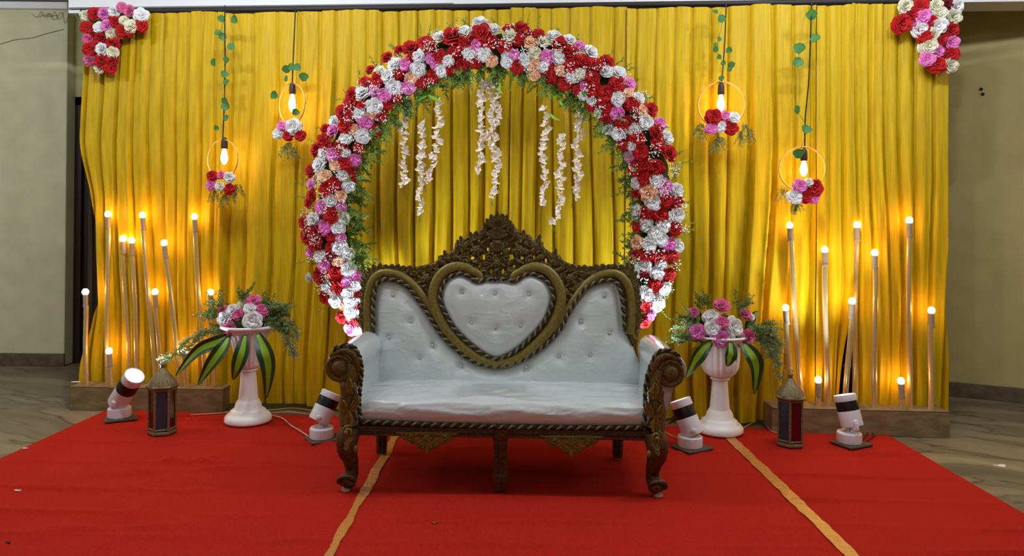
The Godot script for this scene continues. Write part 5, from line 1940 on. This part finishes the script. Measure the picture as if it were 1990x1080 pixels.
# ================================================================ small LED uplights
func uplights():
	var data := [
		{"base": [232, 817], "head": [[231, 779], [262, 729]], "toward": 0.10, "on": 1.0, "label": "white and black uplight left of the left lantern, its lit face turned to us"},
		{"base": [625, 858], "head": [[622, 812], [646, 762]], "toward": -0.05, "on": 0.9, "label": "white and black uplight beside the sofa's left front post"},
		{"base": [1341, 875], "head": [[1345, 838], [1321, 776]], "toward": -0.05, "on": 0.9, "label": "white and black uplight beside the sofa's right front post, leaning left"},
		{"base": [1650, 867], "head": [[1655, 822], [1641, 766]], "toward": -0.04, "on": 0.8, "label": "white and black uplight in front of the right plinth, leaning left"}]
	var k := 0
	for d in data:
		var o := on_floor(d.base[0], d.base[1])
		o.y = 0.014
		var th := thing("uplight", d.label, "spotlight", o, 0.0, "small uplights on the carpet")
		var pl := MB.new()
		pl.box(Vector3(0.012, 0.006, 0), Vector3(0.20, 0.012, 0.17), 0.002, Basis(Vector3(0, 1, 0), [0.5, 0.55, 0.5, 0.45][k]))
		part(th, "base_plate", pl, mats.plywood_edge)
		var b := MB.new()
		b.lathe([Vector2(0.0, 0.012), Vector2(0.072, 0.012), Vector2(0.076, 0.018), Vector2(0.076, 0.072), Vector2(0.072, 0.080), Vector2(0.03, 0.083), Vector2(0.0, 0.083)], 28)
		part(th, "foot", b, mats.plastic_white)
		var z := o.z
		var p0 := on_depth(d.head[0][0], d.head[0][1], z) - o
		var p1 := on_depth(d.head[1][0], d.head[1][1], z + d.toward) - o
		var dir := (p1 - p0).normalized()
		var len := (p1 - p0).length()
		var c := p0
		# bracket
		b = MB.new()
		var arm := [Vector3(0, 0.08, 0), Vector3(0.004, 0.105, 0.0), Vector3(c.x * 0.45, lerpf(0.1, c.y, 0.45), 0.01), c + dir * 0.02 + Vector3(0, 0, 0.062)]
		if k == 0 or k == 3: arm = [Vector3(c.x * 0.3, 0.08, 0.03), Vector3(c.x * 0.5, 0.12, 0.05), Vector3(c.x * 0.9, c.y * 0.8, 0.075), c + dir * 0.02 + Vector3(0, 0, 0.078)]
		b.tube(spline(arm, 5), 0.014, 10, 0.8)
		b.ball(Vector3(0, 0.09, 0), Vector3(0.024, 0.018, 0.024), 12, 6)
		b.ball(c + dir * 0.02 + Vector3(0, 0, 0.068), Vector3(0.02, 0.02, 0.012), 12, 6)
		part(th, "bracket", b, mats.plastic_white)
		var x := dir.cross(Vector3(0, 0, 1)).normalized()
		var bs := Basis(x, dir, x.cross(dir))
		var r := 0.068
		var e0 := -0.022
		var e1 := len
		b = MB.new()
		b.lathe([Vector2(0.0, e0), Vector2(r * 0.93, e0), Vector2(r, e0 + 0.008), Vector2(r, lerpf(e0, e1, 0.50)), Vector2(r * 0.9, lerpf(e0, e1, 0.505))], 28, c, 0, 0, 0, 99, bs)
		b.lathe([Vector2(r * 0.9, lerpf(e0, e1, 0.80)), Vector2(r, lerpf(e0, e1, 0.80)), Vector2(r, e1 - 0.004), Vector2(r * 0.95, e1), Vector2(r * 0.86, e1 - 0.002), Vector2(r * 0.84, e1 - 0.014)], 28, c, 0, 0, 0, 99, bs)
		part(th, "head", b, mats.plastic_white)
		b = MB.new()
		b.lathe([Vector2(r * 0.9, lerpf(e0, e1, 0.495)), Vector2(r * 0.995, lerpf(e0, e1, 0.50)), Vector2(r * 0.995, lerpf(e0, e1, 0.80)), Vector2(r * 0.9, lerpf(e0, e1, 0.805))], 28, c, 0, 0, 0, 99, bs)
		part(th, "black_band", b, mats.plastic_black)
		b = MB.new()
		b.lathe([Vector2(0.0, e1 - 0.016), Vector2(r * 0.83, e1 - 0.016), Vector2(r * 0.83, e1 - 0.006), Vector2(0.0, e1 - 0.004)], 18, c, 0, 0, 0, 99, bs)
		part(th, "lit_lens", b, mats.led_cool)
		var sp := SpotLight3D.new()
		sp.name = "lens_light"
		sp.light_color = Color(0.88, 0.93, 1.0)
		sp.light_energy = UP_E * d.on
		sp.light_size = 0.05
		sp.spot_angle = 38.0
		sp.spot_angle_attenuation = 0.9
		sp.spot_range = 20.0
		sp.spot_attenuation = 2.0
		sp.shadow_enabled = true
		th.add_child(sp)
		sp.position = c + dir * (e1 + 0.012)
		sp.basis = Basis(x, dir.cross(x) * 1.0, -dir).orthonormalized()
		k += 1


# ================================================================ lanterns
func lanterns():
	for s in 2:
		var o := on_floor([315, 1535][s], [845, 868][s])
		o.y = 0.012
		var th := thing("lantern", ["hexagonal brass lantern with blue middle pane on the left carpet", "hexagonal brass lantern with blue left and red right pane on the right carpet"][s], "lantern", o, [0.38, 0.157][s], "brass lanterns on the carpet")
		var b := MB.new()
		var hexa := func(prof: Array, m: MB):
			for k in 6: # faceted: every side its own faces
				var from := m.idx.size()
				var rows := []
				for p in prof:
					var a0 := TAU * (k - 0.5) / 6 + PI / 2
					var a1 := TAU * (k + 0.5) / 6 + PI / 2
					rows.append(PackedVector3Array([Vector3(cos(a0) * p.x, p.y, sin(a0) * p.x), Vector3(cos(a1) * p.x, p.y, sin(a1) * p.x)]))
				m.grid(rows)
				m.facing(from, Vector3(cos(TAU * k / 6 + PI / 2), 0.3, sin(TAU * k / 6 + PI / 2)))
		hexa.call([Vector2(0.0, 0.0), Vector2(0.084, 0.0), Vector2(0.088, 0.006), Vector2(0.088, 0.018), Vector2(0.080, 0.030), Vector2(0.0, 0.032)], b)
		part(th, "base", b, mats.lantern_metal)
		b = MB.new()
		for k in 6:
			var a := TAU * (k - 0.5) / 6 + PI / 2
			var a2 := TAU * (k + 0.5) / 6 + PI / 2
			var v0 := Vector3(cos(a), 0, sin(a)) * 0.080
			var v1 := Vector3(cos(a2), 0, sin(a2)) * 0.080
			b.tube(PackedVector3Array([v0 + Vector3(0, 0.028, 0), v0 + Vector3(0, 0.30, 0)]), 0.008, 8)
			for y in [0.036, 0.290]: b.tube(PackedVector3Array([v0 + Vector3(0, y, 0), v1 + Vector3(0, y, 0)]), 0.007, 6)
		part(th, "frame", b, mats.lantern_metal)
		for k in 6:
			var a := TAU * k / 6 + PI / 2
			b = MB.new()
			b.box(Vector3(0, 0.163, 0.064), Vector3(0.064, 0.25, 0.006), 0.001)
			var po := part(th, "pane", b, [[mats.glass_blue, mats.glass_red, mats.glass_red, mats.glass_blue, mats.glass_red, mats.glass_red], [mats.glass_red, mats.glass_blue, mats.glass_red, mats.glass_blue, mats.glass_red, mats.glass_blue]][s][k])
			po.rotation.y = PI / 2 - a
		b = MB.new()
		hexa.call([Vector2(0.0, 0.296), Vector2(0.086, 0.296), Vector2(0.102, 0.304), Vector2(0.102, 0.314), Vector2(0.092, 0.322), Vector2(0.0, 0.322)], b)
		part(th, "cornice", b, mats.lantern_metal)
		b = MB.new()
		b.lathe([Vector2(0.088, 0.320), Vector2(0.078, 0.345), Vector2(0.058, 0.375), Vector2(0.034, 0.402), Vector2(0.018, 0.422), Vector2(0.013, 0.430)], 72, Vector3.ZERO, 24 if s == 0 else 6, 0.08)
		part(th, "roof", b, mats.lantern_metal)
		b = MB.new()
		b.lathe([Vector2(0.010, 0.426), Vector2(0.016, 0.432), Vector2(0.012, 0.440), Vector2(0.018, 0.447), Vector2(0.018, 0.454), Vector2(0.009, 0.462), Vector2(0.004, 0.468)], 14)
		var ring := PackedVector3Array()
		for i in 21: ring.append(Vector3(cos(TAU * i / 20) * 0.011, 0.470 + sin(TAU * i / 20) * 0.011, 0))
		b.tube(ring, 0.003, 6, 1.0, false)
		part(th, "finial", b, mats.lantern_metal)

# ================================================================ cables and litter
func cables_and_litter():
	var cables := [
		[[[525, 806], [548, 812], [565, 826], [585, 838], [602, 850]], "thin white cable from the left urn to the left sofa uplight", "cable_white", 0.004, 0.018],
		[[[370, 806], [420, 803], [460, 800], [520, 802], [560, 800], [610, 806]], "pale cable lying along the back edge of the left carpet", "cable_white", 0.004, 0.012],
		[[[450, 800], [480, 790], [520, 797], [570, 793], [620, 800], [650, 804]], "golden cable lying on the floor below the curtain's left hem", "cable_gold", 0.006, 0.006],
		[[[1440, 834], [1462, 822], [1478, 816], [1490, 826], [1500, 838], [1520, 842]], "loose golden cable loop beside the right plinth's left end", "cable_gold", 0.006, 0.010],
		[[[1296, 822], [1310, 812], [1330, 808], [1345, 818], [1360, 826]], "golden cable coil behind the right sofa uplight", "cable_gold", 0.007, 0.008],
		[[[1290, 838], [1305, 846], [1318, 852], [1330, 866]], "thin orange cable running to the right sofa uplight", "cable_gold", 0.004, 0.018],
		[[[1672, 858], [1682, 846], [1690, 838], [1698, 846], [1680, 858]], "short brown cable loop behind the right outer uplight", "socket_brown", 0.005, 0.018]]
	for c in cables:
		var q := []
		for p in c[0]: q.append(on_floor(p[0], p[1], c[4] + 0.003))
		var b := MB.new()
		b.tube(spline(q, 8), c[3], 7)
		solo("floor_cable", c[1], "cable", b, mats[c[2]], "cables on the floor")
	var bits := [[36, 953, 0.024, "litter_white", "small pale scrap on the carpet at the left edge of the photo"], [262, 708, 0.022, "litter_white", "white scrap on the stone floor by the left baseboard"], [50, 871, 0.02, "litter_white", "white scrap on the stone floor beside the left carpet edge"], [845, 1016, 0.02, "litter_leaf", "dry brown leaf scrap on the carpet in front of the sofa"], [1148, 1010, 0.010, "litter_leaf", "tiny crumb on the carpet right of the brown leaf scrap"], [17, 1054, 0.014, "cord_black", "dark crumb at the bottom left of the carpet"], [1945, 905, 0.05, "litter_white", "pale smear of dust on the stone floor at the right"], [150, 742, 0.05, "litter_white", "pale folded scrap on the left plinth's far left corner"]]
	for d in bits:
		var h := 0.012 if d[1] > 860 and d[0] < 1900 else 0.001
		if d[0] == 150: h = 0.179
		if d[0] == 262: d[0] = 82
		var o := on_floor(d[0], d[1], h)
		var b := MB.new()
		var top := PackedVector3Array()
		for k in 9:
			var a := TAU * k / 9
			var r: float = d[2] * (0.7 + 0.3 * sin(k * 2.3 + d[0]))
			top.append(Vector3(cos(a) * r, 0.003 + 0.003 * sin(k * 1.7), sin(a) * r * 0.6))
		var low := PackedVector3Array()
		for p in top: low.append(Vector3(p.x, 0, p.z))
		var from := b.grid([low, top], true)
		b.cap(top)
		b.outward(from)
		var so := solo("litter", d[4], "scrap", b, mats[d[3]], "scraps lying on the floor")
		so.position = o
